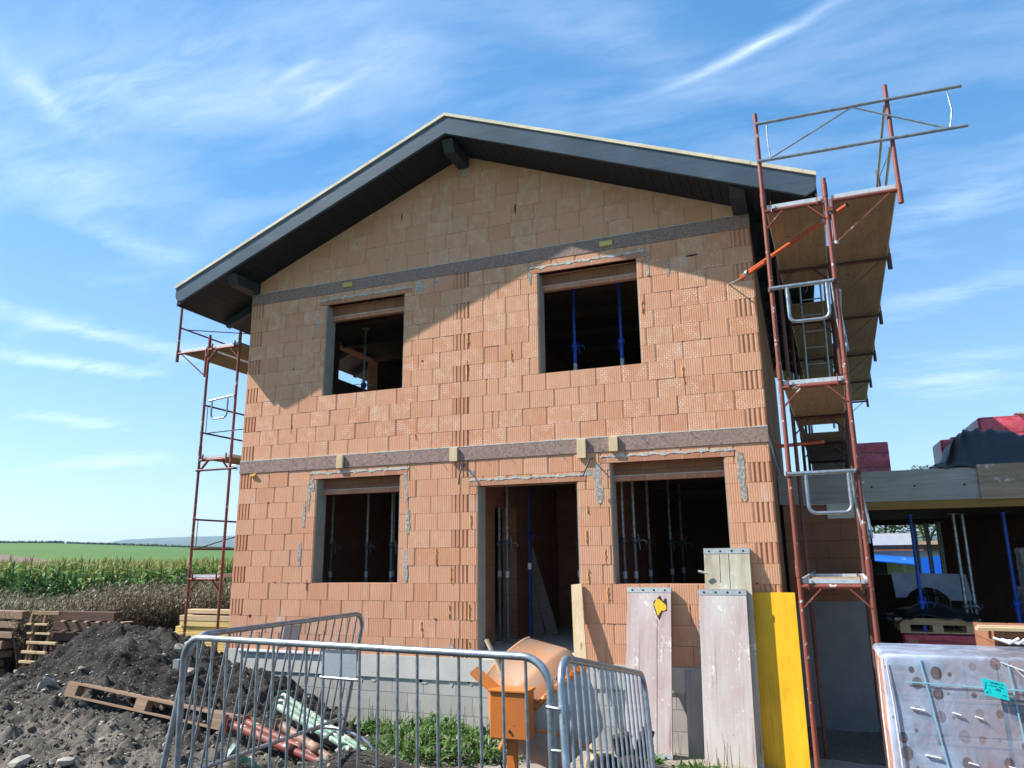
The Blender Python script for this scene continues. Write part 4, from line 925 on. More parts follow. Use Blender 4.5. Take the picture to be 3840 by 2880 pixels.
# ------------------------------------------------------------------ crowd barriers
def barrier(label, p, q, nb, sign_at, feet=(0, 1), leanx=0.):
    """p, q: tops of the two ends; the frame hangs below them"""
    p, q = V(p), V(q); d = q - p; L = d.length; hd = math.hypot(d.x, d.y)
    t = thing('crowd_barrier', label, 'barrier', (p.x, p.y, p.z), 'galvanised crowd barriers', (math.radians(leanx), -math.atan2(d.z, hd), math.atan2(d.y, d.x)))
    H = 1.10; R = .15; fr = MB()
    arc = lambda cx, s_: [(cx + s_ * R * math.cos(a), 0, -R + R * math.sin(a)) for a in [k * PI / 16 for k in range(1, 8)]]
    fr.tube([(0, 0, -H), (0, 0, -R)] + arc(R, -1) + [(R, 0, 0), (L - R, 0, 0)] + list(reversed(arc(L - R, 1))) + [(L, 0, -R), (L, 0, -H)], .0205, 12)
    fr.tube([(0, 0, -H + .16), (L, 0, -H + .16)], .0165, 10)
    fr.build('frame', M['galv_bright'], t)
    b0 = None
    for i in range(nb):
        x = L * (i + 1) / (nb + 1)
        top = -.01 if R < x < L - R else -R + math.sqrt(max(0, R * R - (R - min(x, L - x)) ** 2)) - .005
        if b0 is None or abs(top + .01) > .001 or abs(b0.get('top', 9) - top) > .001:
            b = MB().tube([(0, 0, -H + .16), (0, 0, top)], .0088, 8).build('bar', M['galv_bright'], t); b['top'] = top; b.location = (x, 0, 0)
            if abs(top + .01) < .001 and b0 is None: b0 = b
        else:
            b = b0.copy(); COL.objects.link(b); b.location = (x, 0, 0)
    if sign_at:
        a, c = sign_at; sp = MB().box((a, -.004, -.175), (c, .004, -.025)).build('sign_plate', M['plate'], t); MB().tube([(a - .01, 0, -.182), (c + .01, 0, -.182)], .009, 8).build('plate_rail', M['galv_bright'], sp)
    for e in feet:
        x = L * e; f_ = [(x + .02, .34 * math.cos(k * PI / 10), -H - .07 + .11 * math.sin(k * PI / 10)) for k in range(11)]
        MB().tube(f_, .017, 8).build('foot', M['galv_bright'], t)
    return t
M['plate'] = plain('grey_sheet', (.40, .42, .46), .45, .5, var=.12)
b1 = barrier('long galvanised crowd barrier in front, with a grey sheet plate on its rail', (4.70, -5.735, .85), (7.375, -6.03, .85), 19, (1.20, 1.46), leanx=2.)
b2 = barrier('galvanised crowd barrier at right, seen edge on before the cement mixer', (7.42, -6.0, .85), (7.37, -3.70, .45), 15, None, leanx=-5.5)
b3 = barrier('dull galvanised crowd barrier at the back, running from the heap towards the wall', (4.72, -5.69, .855), (4.69, -3.50, .85), 17, (1.0, 1.22), leanx=10.)
hk = MB().tube([(2.68, -.02, -.23), (2.73, -.035, -.23), (2.77, -.035, -.23), (2.775, -.035, -.26), (2.775, -.035, -.40), (2.76, -.035, -.425), (2.70, -.02, -.43)], .0085, 8).build('hook', M['galv_bright'], b1)
MB().box((-.075, -.02, -.20), (-.02, .02, -.145)).build('hook', M['galv_bright'], b1)
MB().box((.01, -.028, -.72), (.05, -.0215, -.60)).build('red_tag', chipped('red_tag', (.45, .02, .02), (.6, .55, .5), (.3, .02, .02)), b2)
MB().lathe([(-1.07, .0215), (-.86, .0215)], Matrix.Identity(4), 12).build('blue_tape', plain('blue_tape', (.03, .13, .42), .5), b2)

# ------------------------------------------------------------------ cement mixer
mx = thing('cement_mixer', 'orange cement mixer with a grey cement coated drum behind the barriers', 'cement mixer', (6.35, -3.3, -.66))
ax = V((-.68, 0, .733)).normalized(); C0 = V((6.42, -3.30, .10))
DM = Matrix.Translation(C0) @ ax.to_track_quat('Z', 'Y').to_matrix().to_4x4()
MB().lathe([(-.47, .0), (-.47, .22), (-.44, .28), (-.22, .39), (-.02, .455)], DM, 40).build('drum_bowl', M['cementcoat'], mx)
gr_ = MB().lathe([(-.02, .455), (-.02, .470), (.025, .470), (.025, .455)], DM, 40)
for k in range(56):
    a = k * PI / 28; gr_.bar(DM @ V((math.cos(a) * .468, math.sin(a) * .468, .0025)), DM @ V((math.cos(a) * .486, math.sin(a) * .486, .0025)), .022, .036, ax)
gr_.build('drum_ring', M['orange'], mx)
bo = MB()
for k in range(10):
    a = k * PI / 5 + .2; bo.lathe([(0, .016), (.012, .016), (.014, .008)], DM @ Matrix.Rotation(a, 4, 'Z') @ Matrix.Translation((.454, 0, .06)) @ Matrix.Rotation(PI / 2, 4, 'Y'), 6)
bo.build('drum_bolts', M['steel_dark'], mx)
MB().tube([(6.30, -3.94, -.045), (6.27, -3.98, -.2), (6.33, -3.97, -.4), (6.25, -4.05, -.62)], .009, 7).build('motor_cable', M['black'], mx)
MB().lathe([(.025, .455), (.19, .458), (.23, .445), (.50, .262), (.515, .268), (.52, .255), (.50, .25), (.24, .43), (.02, .44), (-.4, .25)], DM, 40).build('drum_cone', M['orange_dusty'], mx)
bl = MB()
for k in range(2):
    a = k * PI + .5; bl.bar(DM @ V((math.cos(a) * .38, math.sin(a) * .38, .0)), DM @ V((math.cos(a + .5) * .25, math.sin(a + .5) * .25, .46)), .012, .12, ax)
bl.build('mixing_blade', M['orange_dusty'], mx)
bx = MB().box((6.175, -3.97, -.045), (6.49, -3.78, .30)).build('motor_box', M['orange'], mx, bevel=.01)
MB().box((6.165, -3.985, .302), (6.50, -3.77, .322)).build('box_lid', M['orange'], bx, bevel=.005)
MB().lathe([(0, .012), (.01, .01)], Matrix.Translation((6.345, -3.972, .02)) @ Matrix.Rotation(PI / 2, 4, 'X'), 10).build('lock', M['black'], bx)
sd = MB().hexa([(5.99, -3.95, .43), (6.02, -3.86, .475), (6.03, -3.86, .465), (6.0, -3.95, .415), (6.19, -3.95, .295), (6.235, -3.86, .32), (6.235, -3.86, .31), (6.19, -3.95, .28)])
sd.build('side_guard', M['orange'], mx, fix=True)
st = MB().box((6.30, -3.92, -.75), (6.375, -3.85, -.046)); st.box((6.28, -2.72, -.8), (6.35, -2.65, .1)); st.bar((6.335, -3.885, -.52), (6.315, -2.69, -.52), .06, .06); st.bar((6.02, -3.885, -.68), (6.66, -3.885, -.68), .06, .05); st.bar((6.0, -2.69, -.74), (6.62, -2.69, -.74), .06, .05)
st.bar((6.315, -2.69, .08), (6.315, -2.86, .08), .07, .07)
st.build('stand', M['orange'], mx, bevel=.006)
tb = MB(); tb.tube([(6.50, -3.78, .0), (6.64, -3.70, -.03), (6.80, -3.62, -.10), (6.93, -3.5, -.22)], .010, 8); tb.tube([(6.20, -3.80, -.16), (6.25, -3.78, -.05)], .022, 8); tb.build('tilt_lever', M['orange'], mx)
for yy in (-3.12, -2.45): MB().lathe([(-.03, .05), (-.03, .15), (-.02, .165), (.02, .165), (.03, .15), (.03, .05)], Matrix.Translation((6.72, yy, -.62)) @ Matrix.Rotation(PI / 2, 4, 'X'), 20).build('wheel', M['black'], mx)
sh = thing('shovel', 'wooden shovel handle rising out of the orange mixer drum', 'shovel', (6.23, -3.6, .30))
MB().tube([(5.99, -3.60, .66), (6.10, -3.60, .45), (6.26, -3.60, .12)], [.019, .020, .021], 12).build('handle', M['newwood_z'], sh)
MB().hexa([(6.24, -3.63, -.04), (6.36, -3.63, .0), (6.34, -3.60, .14), (6.22, -3.60, .11), (6.26, -3.62, -.05), (6.38, -3.62, -.01), (6.36, -3.59, .13), (6.24, -3.59, .1)]).build('blade', M['steel_dark'], sh, fix=True)
# broken timber between mixer and boards
for i, (c, s_, a, lab) in enumerate([((6.62, -1.35, -.62), (.10, .07, .10), .4, 'splintered dark timber block standing upright behind the right barrier'), ((6.73, -1.5, -.80), (.12, .10, .09), 1.1, 'dark broken timber chunk low in the rubble behind the right barrier'), ((6.36, -1.55, -.80), (.10, .12, .07), .2, 'tan wood chunk lying left in the rubble'), ((6.80, -1.25, -.70), (.06, .05, .24), .9, 'narrow dark post stub in the rubble against the pinkish board')]):
    b = MB(); b.obox(Matrix.Translation(c) @ Matrix.Rotation(a, 4, 'Z') @ Matrix.Rotation(.25 * (i - 1), 4, 'Y'), s_); b.obox(Matrix.Translation((c[0] + .05, c[1] - .05, c[2] + s_[2] * .8)) @ Matrix.Rotation(a + .5, 4, 'Z') @ Matrix.Rotation(.6, 4, 'X'), (s_[0] * .6, s_[1] * .5, s_[2] * .45))
    tag(b.build('timber_chunk', M['newwood'] if i == 2 else M['tarrywood'] if 'tarrywood' in M else M['greywood'], None, bevel=.01), lab, 'timber chunk', 'broken timber by the mixer')

# ------------------------------------------------------------------ pallets
def pallet_parts(t, L=1.2, W=.8, mat=None, blocks_mat=None):
    mat = mat or M['oldwood']; bmat = blocks_mat or mat
    for k in range(5): MB().box((0, k * (W - .1) / 4 + .0, .122), (L, k * (W - .1) / 4 + .10, .144)).build('top_board', mat, t, bevel=.002)
    for x in (0, L / 2 - .07, L - .14):
        MB().box((x, 0, .10), (x + .14, W, .1215)).build('cross_board', mat, t, bevel=.002)
        for y in (0, W / 2 - .05, W - .1): MB().box((x, y, .0225), (x + .14, y + .1, .0995)).build('block', bmat, t, bevel=.003)
    for y in (0, W / 2 - .05, W - .1): MB().box((0, y, 0), (L, y + .1, .022)).build('bottom_board', mat, t, bevel=.002)
pa = thing('pallet', 'weathered wooden pallet lying tilted on the slope of the soil heap', 'pallet', (1.33, -3.86, .0), None, (math.radians(-15), math.radians(6.8), math.radians(4)))
pallet_parts(pa, 1.95, .85, M['oldwood'])

# ------------------------------------------------------------------ wrapped pack of clay blocks at lower right
X0, X1, Y0p, Y1p, ZB, ZT = 9.03, 10.02, -4.22, -3.55, -.42, .705
pk = thing('brick_pack', 'tall pack of clay blocks in milky film with a turquoise label', 'brick pack', (9.5, -3.9, -.56))
bb = MB(); r_ = random.Random(8)
nx, nz = 3, 5
for i in range(nx):
    for k in range(nz):
        for j in range(3):
            xa, xb = lerp(X0 + .012, X1 - .02, i / nx), lerp(X0 + .012, X1 - .02, (i + 1) / nx); ya, yb = lerp(Y0p + .012, Y1p - .02, j / 3), lerp(Y0p + .012, Y1p - .02, (j + 1) / 3); za, zb = lerp(ZB, ZT - .015, k / nz), lerp(ZB, ZT - .015, (k + 1) / nz)
            q = r_.uniform(-.006, .006); bb.box((xa + .003, ya + q, za + .001), (xb - .003, yb - .004 + q, zb - .003))
bb.build('clay_blocks', M['packclay'] if 'packclay' in M else M['packbrick'], pk, bevel=.004)
def film_shell(x0, x1, y0, y1, z0, z1, amp, seed, n=26, open_left=False):
    b = MB(); rr = .045
    prof = []                                             # rounded rectangle outline
    for cx, cy, a0 in ((x1 - rr, y0 + rr, -PI / 2), (x1 - rr, y1 - rr, 0), (x0 + rr, y1 - rr, PI / 2), (x0 + rr, y0 + rr, PI)):
        for k in range(5): a = a0 + k * PI / 8; prof.append((cx + rr * math.cos(a), cy + rr * math.sin(a)))
    full = []
    for i in range(len(prof)):
        p, q = V((*prof[i], 0)), V((*prof[(i + 1) % len(prof)], 0)); m = max(1, int((q - p).length / .045))
        for k in range(m): full.append(p.lerp(q, k / m))
    cx, cy = (x0 + x1) / 2, (y0 + y1) / 2; rings = []
    for i in range(n + 5):
        if i <= n: z = lerp(z0, z1 - .03, i / n); sc = 1
        else: a = (i - n) / 4 * PI / 2; z = z1 - .03 + .03 * math.sin(a); sc = 1 - .05 * (1 - math.cos(a))
        ring = []
        for p in full:
            k = 1 + amp * (fbm(p.x * 4, p.y * 4 + seed, z * 3, 3) + .6 * fbm(p.x * 13 + z * 7, p.y * 13, z * 2.5, 2)); ring.append((cx + (p.x - cx) * sc * k, cy + (p.y - cy) * sc * k, z + .004 * fbm(p.x * 9, p.y * 9, 3)))
        rings.append(ring)
    m = len(full); vs = [v_ for r in rings for v_ in r]
    b.add(vs, [(i * m + k, i * m + (k + 1) % m, (i + 1) * m + (k + 1) % m, (i + 1) * m + k) for i in range(len(rings) - 1) for k in range(m) if not (open_left and full[k].x < x0 + .004 and full[(k + 1) % m].x < x0 + .004 and i < n)], True)
    b.add(rings[-1], [tuple(range(m))], False); return b
film_shell(X0, X1, Y0p, Y1p, ZB - .04, ZT + .012, .006, 3, open_left=True).build('film_wrap', M['film'], pk)
fo = MB()                                                  # gathered white folds of the film at the corners
for pts, rad in (([(9.06, -4.228, .67), (9.075, -4.232, .45), (9.085, -4.232, .10), (9.09, -4.23, -.4)], .005), ([(9.70, -4.225, .69), (9.83, -4.23, .64), (9.93, -4.23, .50), (9.985, -4.23, .28)], .006), ([(9.75, -4.23, .68), (9.88, -4.232, .53), (9.93, -4.232, .34), (9.93, -4.232, .16)], .005),
                 ([(9.9, -4.25, .66), (9.97, -4.24, .55), (10.0, -4.2, .35)], .010), ([(9.025, -4.1, .66), (9.022, -4.05, .3), (9.022, -4.1, -.3)], .006)):
    fo.tube(pts, [rad * .5] + [rad] * (len(pts) - 2) + [rad * .3], 6)
for x, z, l in ((9.17, .40, .08), (9.40, .385, .045), (9.52, .37, .04), (9.22, .13, .085), (9.45, .105, .05), (9.66, .10, .05), (9.78, .085, .08)): fo.tube([(x, -4.229, z), (x + l, -4.23, z - .012)], .005, 6)
fo.build('film_fold', M['white'], pk)
sp_ = MB()
for x, dx in ((9.255, .15), (9.735, .06)): sp_.bar((x, -4.2265, ZT - .01), (x + dx, -4.2265, -.45), .003, .008, (1, 0, 0))
for z in (.525, -.12): sp_.bar((9.16, -4.2285, z + .03), (10.02, -4.2285, z), .003, .007)
sp_.build('strap', M['strap'], pk)
for x in (9.08, 9.5, 9.9): MB().box((x - .05, Y0p, -.56), (x + .06, Y1p, -.475)).build('pallet_block', M['oldwood'], pk)
MB().box((X0, Y0p, -.474), (X1, Y1p, -.462)).build('pallet_deck', M['oldwood'], pk)
lz = MB().hexa([(9.585, -4.258, .505), (9.71, -4.258, .475), (9.71, -4.2545, .475), (9.585, -4.2545, .505), (9.578, -4.258, .60), (9.702, -4.258, .573), (9.702, -4.2545, .573), (9.578, -4.2545, .60)]).build('label', M['label'], pk)
lo = OFF[pk.name]
def text(s_, x, z, size, rot=0., align='CENTER'):
    cu = bpy.data.curves.new('text', 'FONT'); cu.body = s_; cu.size = size; cu.align_x = align; cu.align_y = 'CENTER'; cu.extrude = .0002; cu.materials.append(M['ink'])
    tmp = bpy.data.objects.new('text', cu); COL.objects.link(tmp); me = bpy.data.meshes.new_from_object(tmp.evaluated_get(bpy.context.evaluated_depsgraph_get())); bpy.data.objects.remove(tmp)
    o = bpy.data.objects.new('lettering', me); COL.objects.link(o); o.parent = lz; o.rotation_euler = (PI / 2, -math.radians(-13) + rot, 0); o.location = (x - lo.x, -4.2588 - lo.y, z - lo.z); return o
text('SAMBA 11', 9.655, .569, .0155); text('prizdelna   Okras', 9.652, .553, .0105); text('(40)', 9.657, .534, .018); text('7716', 9.685, .503, .0115); text('13', 9.612, .529, .009); text('M', 9.615, .516, .008); text('Tondach', 9.594, .556, .0125, -PI / 2)
tr = MB().slab_xz([(9.591, .516), (9.603, .513), (9.601, .526)], -4.2588, -4.2582).build('triangle_mark', M['ink'], lz, fix=True)
# second pack just visible behind its right edge
p2 = thing('brick_pack', 'open pack of clay blocks half hidden behind the milky wrapped pack', 'brick pack', (10.6, -2.4, -.6))
b = MB()
for i in range(4):
    for k in range(5): b.box((9.98 + i * .26, -2.75, -.5 + k * .25), (10.23 + i * .26, -1.9, -.255 + k * .25))
b.build('clay_blocks', M['in_brick'], p2, bevel=.004); MB().box((9.85, -2.80, .752), (11.0, -2.70, .775)).box((9.9, -2.6, .752), (11.0, -2.5, .772)).build('top_board', M['newwood'], p2)
fs = MB()
for k in range(6): fs.tube([(9.95 + k * .05, -2.78, .70 - .01 * k), (10.05 + k * .06, -2.80, .66), (10.12 + k * .05, -2.79, .70)], .012, 6)
fs.build('torn_film', M['white'], p2)

# ------------------------------------------------------------------ lumber at the left
lg = 'formwork boards stacked at the left'
r_ = random.Random(14)
for k in range(7):
    z = .27 - k * .19; x1 = -5.98 - r_.uniform(0, .35) - k * .07; hh = .12 if k % 3 else .15
    b = MB().box((x1 - 1.6, .95 + r_.uniform(-.05, .05), z - hh / 2 + .05), (x1, 1.2, z + hh / 2 + .05)); o = b.build('formwork_board', M['oldwood'], None, bevel=.006)
    tag(o, ['topmost orange brown board of the leftmost lumber pile', 'second board from the top of the leftmost lumber pile', 'third board down in the leftmost lumber pile, with torn edge', 'middle board of the leftmost lumber pile', 'fifth board down in the leftmost lumber pile', 'second lowest board of the leftmost lumber pile', 'bottom board of the leftmost lumber pile by the soil'][k], 'board', lg)
    for q in range(r_.randint(2, 4)):                       # splinters hanging from the edge
        x = x1 - r_.uniform(.05, .9); 
    o['label'] = o['label']
sg_ = thing('lumber_stack', 'long dark stack of formwork panels with pale spacer ends, behind the soil heap', 'lumber stack', (-4.5, 1.3, -.9))
for k in range(7):
    z1 = .40 - k * .19; MB().box((-5.32, 1.12 + r_.uniform(-.015, .015), z1 - .165), (-3.70 + r_.uniform(-.06, .06), 1.32, z1)).build('panel', M['darkstack'] if 'darkstack' in M else M['oldwood'], sg_, bevel=.005)
    if k < 2:
        for i in range(6): x = -5.05 + i * .31; MB().box((x, 1.06, z1 - .187), (x + .075, 1.3, z1 - .1655)).build('spacer', M['newwood'], sg_)
cr = thing('spacer_rack', 'open rack of pale wooden sticks in front of the lumber stacks', 'wooden rack', (-5.5, .95, -.9))
for k, (z, xa, xb) in enumerate(((.17, -5.72, -5.15), (.0, -5.68, -5.05), (-.17, -5.66, -4.86), (-.35, -5.77, -5.10), (-.53, -5.80, -5.12), (-.71, -5.9, -5.45))):
    if k < 2: MB().box((xa, .86, z - .018), (xa + .13, .90, z + .018)).box((xa + .22, .86, z - .018), (xb, .90, z + .018)).build('cross_stick', M['newwood'], cr, bevel=.004)
    else: MB().box((xa, .86, z - .024), (xb, .91, z + .024)).build('cross_stick', M['newwood'], cr, bevel=.004)
for k, (x, za, zb) in enumerate(((-5.66, .19, .36), (-5.29, .19, .36), (-5.58, -.14, .14), (-5.14, -.16, .06), (-5.64, -.50, -.20), (-5.55, -.50, -.20), (-5.20, -.50, -.20), (-5.72, -.88, -.56), (-5.30, -.56, -.38))):
    MB().bar((x - .03, .93, za), (x, .93, zb), .05, .05, (0, 1, 0)).build('upright', M['oldwood'], cr)
MB().box((-5.66, .90, .345), (-4.92, .96, .415)).build('top_board', M['oldwood'], cr, bevel=.004)
for k in range(9):
    z = .47 - k * .1; th = .094 if k else .07
    xl = -2.15 + r_.uniform(-.10, .10) - (.12 if k > 2 else 0) - k * .02
    nm = ['pale top plank of the yellow plank pile beside the scaffold', 'second plank from the top of the yellow pile, reddish end', 'thick pale plank third from the top of the yellow pile', 'bright yellow plank, fourth from the top of the pile', 'fifth plank down in the yellow plank pile', 'sixth plank down in the yellow plank pile, mustard coloured', 'seventh plank down in the yellow plank pile', 'second lowest plank of the yellow pile', 'lowest plank of the yellow plank pile'][k]
    tag(MB().box((xl, 1.25 + r_.uniform(-.04, .04), z - th), (-.12, 1.5, z)).build('plank', M['newwood'] if k in (0, 1) else M['yellow_x'], None, bevel=.004), nm, 'plank', 'yellow planks piled by the left corner')
# ------------------------------------------------------------------ loose props and tubes on the ground
def pipe(label, a, b_, r0, mat, collar=None, cat='steel prop'):
    a, b_ = V(a), V(b_); t = thing('steel_prop', label, cat, a, 'steel props lying on the ground'); d = (b_ - a).normalized(); m = a.lerp(b_, .52)
    MB().tube([a, m], r0, 14).build('outer_tube', mat, t); MB().tube([m - d * .05, b_], r0 * .8, 14).build('inner_tube', mat, t)
    MB().lathe([(-.05, r0 * 1.02), (-.05, r0 * 1.16), (-.049, r0 * 1.16), (.03, r0 * 1.16), (.03, r0 * .8)], Matrix.Translation(m) @ d.to_track_quat('Z', 'Y').to_matrix().to_4x4(), 14).build('collar', M['darkred'] if mat == M['redpaint'] else mat, t)
    e = MB(); e.obox(Matrix.Translation(a - d * .004) @ d.to_track_quat('Z', 'Y').to_matrix().to_4x4(), (.055, .055, .004)); e.build('base_plate', mat, t)
M['greenpaint'] = chipped('green_paint', (.055, .17, .115), (.42, .43, .36), (.20, .27, .20), .52, .45, 16)
M['rustpaint'] = chipped('rusty_paint', (.36, .21, .13), (.45, .4, .34), (.22, .11, .07), .6, .6, 10)
pipe('front one of two red steel props lying behind the front barrier', (3.38, -3.69, -.18), (4.85, -3.83, -.47), .042, M['redpaint'])
pipe('rear one of two red steel props lying behind the front barrier', (3.42, -3.55, -.18), (4.9, -3.75, -.50), .040, M['redpaint'])
pipe('upper green steel prop lying towards the plinth', (2.85, -2.25, -.18), (5.3, -3.75, -.46), .034, M['greenpaint'])
pipe('middle whitish green steel prop of the three lying side by side', (3.04, -2.55, -.18), (5.2, -3.72, -.45), .032, M['greenpaint'])
pipe('lower green steel prop of the three lying side by side', (3.24, -2.83, -.18), (5.12, -3.72, -.44), .036, M['greenpaint'])
pipe('rusty brown steel prop lying between the red and the green props', (3.82, -3.53, -.18), (4.85, -3.80, -.47), .040, M['rustpaint'])
pipe('short dark green steel tube at the foot of the heap', (4.05, -4.45, -.19), (4.25, -4.2, -.42), .030, M['greenpaint'])
# weeds along the plinth
def weed_plant(name, label, x, y, rad, n, hh, seed):
    b = MB(); q = random.Random(seed)
    for i in range(n):
        a = q.random() * 6.3; d = rad * q.random() ** .6; px, py = x + d * math.cos(a), y + d * math.sin(a); z = ground_z(px, py) + q.uniform(0, hh) * (1 - .6 * d / rad)
        if py > -.06: continue
        blade(b, px, py, z, q.random() * 6.3, q.uniform(.04, .2) * q.uniform(.5, 1.2), q.uniform(.005, .024), q.uniform(.03, .18), q.uniform(.04, .16), (clamp(q.gauss(.42, .34)), 0, 0, 1), 3)
        if q.random() < .12: blade(b, px, py, ground_z(px, py), q.random() * 6.3, q.uniform(.02, .1), .004, q.uniform(.15, .45), .05, (clamp(q.gauss(.8, .2)), 0, 0, 1), 3)
    tag(b.build(name, M['weed'], None), label, 'weeds', 'green weeds on the site ground')
for i, a in enumerate([('bushy green weeds growing against the block plinth', 4.05, -.75, .6, 520, .26), ('largest clump of leafy green weeds behind the front barrier', 4.72, -2.3, .66, 640, .26), ('low green weeds at the foot of the plinth on the left', 3.0, -.45, .4, 420, .12), ('small weed tuft at the base of the pinkish leaning board', 6.75, -.95, .2, 110, .03), ('low grass strip in front of the pinkish white leaning board', 7.5, -1.45, .35, 300, .02), ('small green weed tuft between the lying props', 3.5, -2.75, .16, 110, .07), ('tall weed stems right of the big clump near the mixer', 5.3, -1.9, .4, 240, .30)]):
    weed_plant('weed_clump', *a, 30 + i)
# ------------------------------------------------------------------ garage shell at the right
ga = thing('garage', 'unfinished single storey garage with a shuttered concrete slab to the right of the house', 'garage', (11, 4, -.95))
GY, GB = 2.0, 8.0
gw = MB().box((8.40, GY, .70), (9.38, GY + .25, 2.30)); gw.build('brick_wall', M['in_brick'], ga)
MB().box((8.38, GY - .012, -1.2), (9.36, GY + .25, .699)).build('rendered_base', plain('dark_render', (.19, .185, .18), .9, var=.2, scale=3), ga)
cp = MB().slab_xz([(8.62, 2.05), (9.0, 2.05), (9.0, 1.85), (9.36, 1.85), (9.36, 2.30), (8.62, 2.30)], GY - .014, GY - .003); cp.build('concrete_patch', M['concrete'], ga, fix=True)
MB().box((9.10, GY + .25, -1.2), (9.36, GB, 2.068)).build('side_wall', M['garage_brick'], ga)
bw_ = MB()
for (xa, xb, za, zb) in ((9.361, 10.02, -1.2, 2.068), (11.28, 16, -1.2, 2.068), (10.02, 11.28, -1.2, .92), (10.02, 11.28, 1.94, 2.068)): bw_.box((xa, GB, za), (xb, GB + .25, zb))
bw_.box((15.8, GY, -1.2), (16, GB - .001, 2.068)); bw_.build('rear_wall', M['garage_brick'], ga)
MB().box((9.37, GY + .26, -1.3), (15.79, GB - .002, -.93)).build('floor', plain('dusty_floor', (.17, .16, .15), .95, var=.2), ga); MB().box((9.37, GY + .12, 2.05), (15.7, GB - .01, 2.0695)).build('soffit_shade_sheet', M['dimwood'], ga)  # thin dark sheet added so the slab underside looks shaded
MB().box((8.37, GY + .03, 2.0705), (16.2, GB + .4, 2.46)).build('roof_slab', M['concrete'], ga)
fb = MB().box((8.36, GY - .03, 2.068), (10.98, GY + .027, 2.50)); fb.build('shuttering_board', M['formply'], ga, bevel=.003)
fb2 = MB().box((10.95, GY - .06, 2.055), (13.4, GY - .032, 2.53)); fb2.build('shuttering_board', M['formply2'], ga, bevel=.003); MB().box((13.42, GY - .03, 2.06), (16.2, GY + .027, 2.5)).build('shuttering_board', M['formply'], ga, bevel=.003)
for x, z in ((9.62, 2.28), (10.17, 2.27), (10.78, 2.265)): MB().slab_xz([(x + .016 * math.cos(k), z + .016 * math.sin(k)) for k in range(6)], GY - .0325, GY - .029).build('tie_hole', M['window_dark'], ga, fix=True)
MB().box((9.36, GY - .02, 1.955), (16, GY + .10, 2.066)).build('support_beam', M['formbeam'], ga)
# props in the garage
H_ = 2.86
gb = make_prop('blue_steel_prop', 'blue steel prop with white sticker standing in the garage opening', M['blue'], M['blue'], H_, 1.55, pb_); gb.location = (10.2, 3.1, -.93)
dup(gb, (11.42, 3.1, -.93), (0, 0, 1.9), 'blue steel prop at the right side of the garage beside the silver bundle')
gs = make_prop('silver_steel_prop', 'left of two silver steel props side by side in the garage', M['steel_dark'], M['galv_bright'], H_, 1.5, pb_); gs.location = (10.79, 3.2, -.93)
dup(gs, (10.93, 3.32, -.93), (0, 0, 1.), 'right of two silver steel props side by side in the garage')
for i, (x, y) in enumerate(((10.78, 7.4), (10.92, 7.0), (11.02, 7.5), (11.10, 6.6), (11.17, 7.3))):
    dup(gs, (x, y, -.93), (0, 0, i * .7), ['leftmost prop standing dark against the rear garage window', 'second dark prop from the left before the rear garage window', 'middle dark prop before the rear garage window', 'second dark prop from the right before the rear garage window', 'rightmost dark prop before the rear garage window'][i])
# stacks inside
def block_stack(label, x0, x1, y0, y1, z0, z1, holes=False, rows=3):
    t = thing('block_stack', label, 'block stack', ((x0 + x1) / 2, y0, z0), 'red wrapped block stacks'); b = MB(); n = max(1, int((x1 - x0) / .4))
    film_shell(x0, x1, y0, y1, z0, z1, .006, x0).build('film_wrap', M['redwrap'], t)
    for i in range(n):
        for k in range(rows): b.box((lerp(x0 + .02, x1 - .02, i / n), y0 + .03, lerp(z0, z1 - .02, k / rows)), (lerp(x0 + .02, x1 - .02, (i + 1) / n) - .004, y1 - .03, lerp(z0, z1 - .02, (k + 1) / rows) - .004))
    b.build('blocks', M['packbrick'], t)
    if holes:
        h = MB()
        for k in range(7):
            for j in range(4):
                x = x0 + .07 + j * .032 + (.015 if k % 2 else 0); z = z1 - .06 - k * .024; h.box((x, y0 - .006, z - .007), (x + .02, y0 - .002, z + .007))
        h.build('torn_hole', M['newwood'], t)
    return t
block_stack('dark red block stack under the tarp pallet, with a torn hole showing bricks', 9.88, 10.88, 3.0, 3.9, -.93, .18, True); block_stack('dark red block stack at the right edge inside the garage', 11.03, 12.1, 3.3, 4.2, -.93, .20)
pl = thing('pallet', 'wooden pallet on the red block stack, loaded and covered with black film', 'pallet', (9.86, 3.0, .20), None, (0, 0, 0)); pallet_parts(pl, 1.0, .8, M['newwood']); MB().box((-.06, -.02, .146), (1.06, .82, .215)).build('load', M['newwood'], pl, bevel=.004)
def drape(name, label, cat, mat, outline, zf, th=.02, st=.045, group=None):
    xs_ = [p[0] for p in outline]; b = MB(); x0, x1, y0, y1 = outline[0][0], outline[1][0], outline[0][1], outline[1][1]
    g_ = grid(x0, x1, y0, y1, st, zf); n = len(g_.v); ny = int(round((y1 - y0) / st)); nx = int(round((x1 - x0) / st))
    o = g_.build(name, mat, None); sol = o.modifiers.new('thick', 'SOLIDIFY'); sol.thickness = th; return tag(o, label, cat, group)
def tz(x, y):
    cx, cy = (x - 10.35) / .62, (y - 3.35) / .5; r = math.hypot(cx, cy); w = .02 * math.sin(x * 21 + 3 * fbm(x * 2, y * 2)) * min(1, r)
    return .42 + .22 * max(0, 1 - r * .9) - (.12 * max(0, r - .95)) + w + .03 * fbm(x * 4, y * 4)
drape('black_film', 'black plastic film draped over the pallet load inside the garage', 'plastic film', M['tarp'], ((9.68, 2.88), (11.08, 3.9)), tz, .006)
wp = MB().slab_xz([(9.95, .66), (10.10, .66), (10.16, .74), (10.26, .80), (10.40, .82), (10.55, .79), (10.66, .70), (10.72, .62), (11.02, .62), (10.97, 1.02), (9.92, 1.05)], 3.95, 3.98)
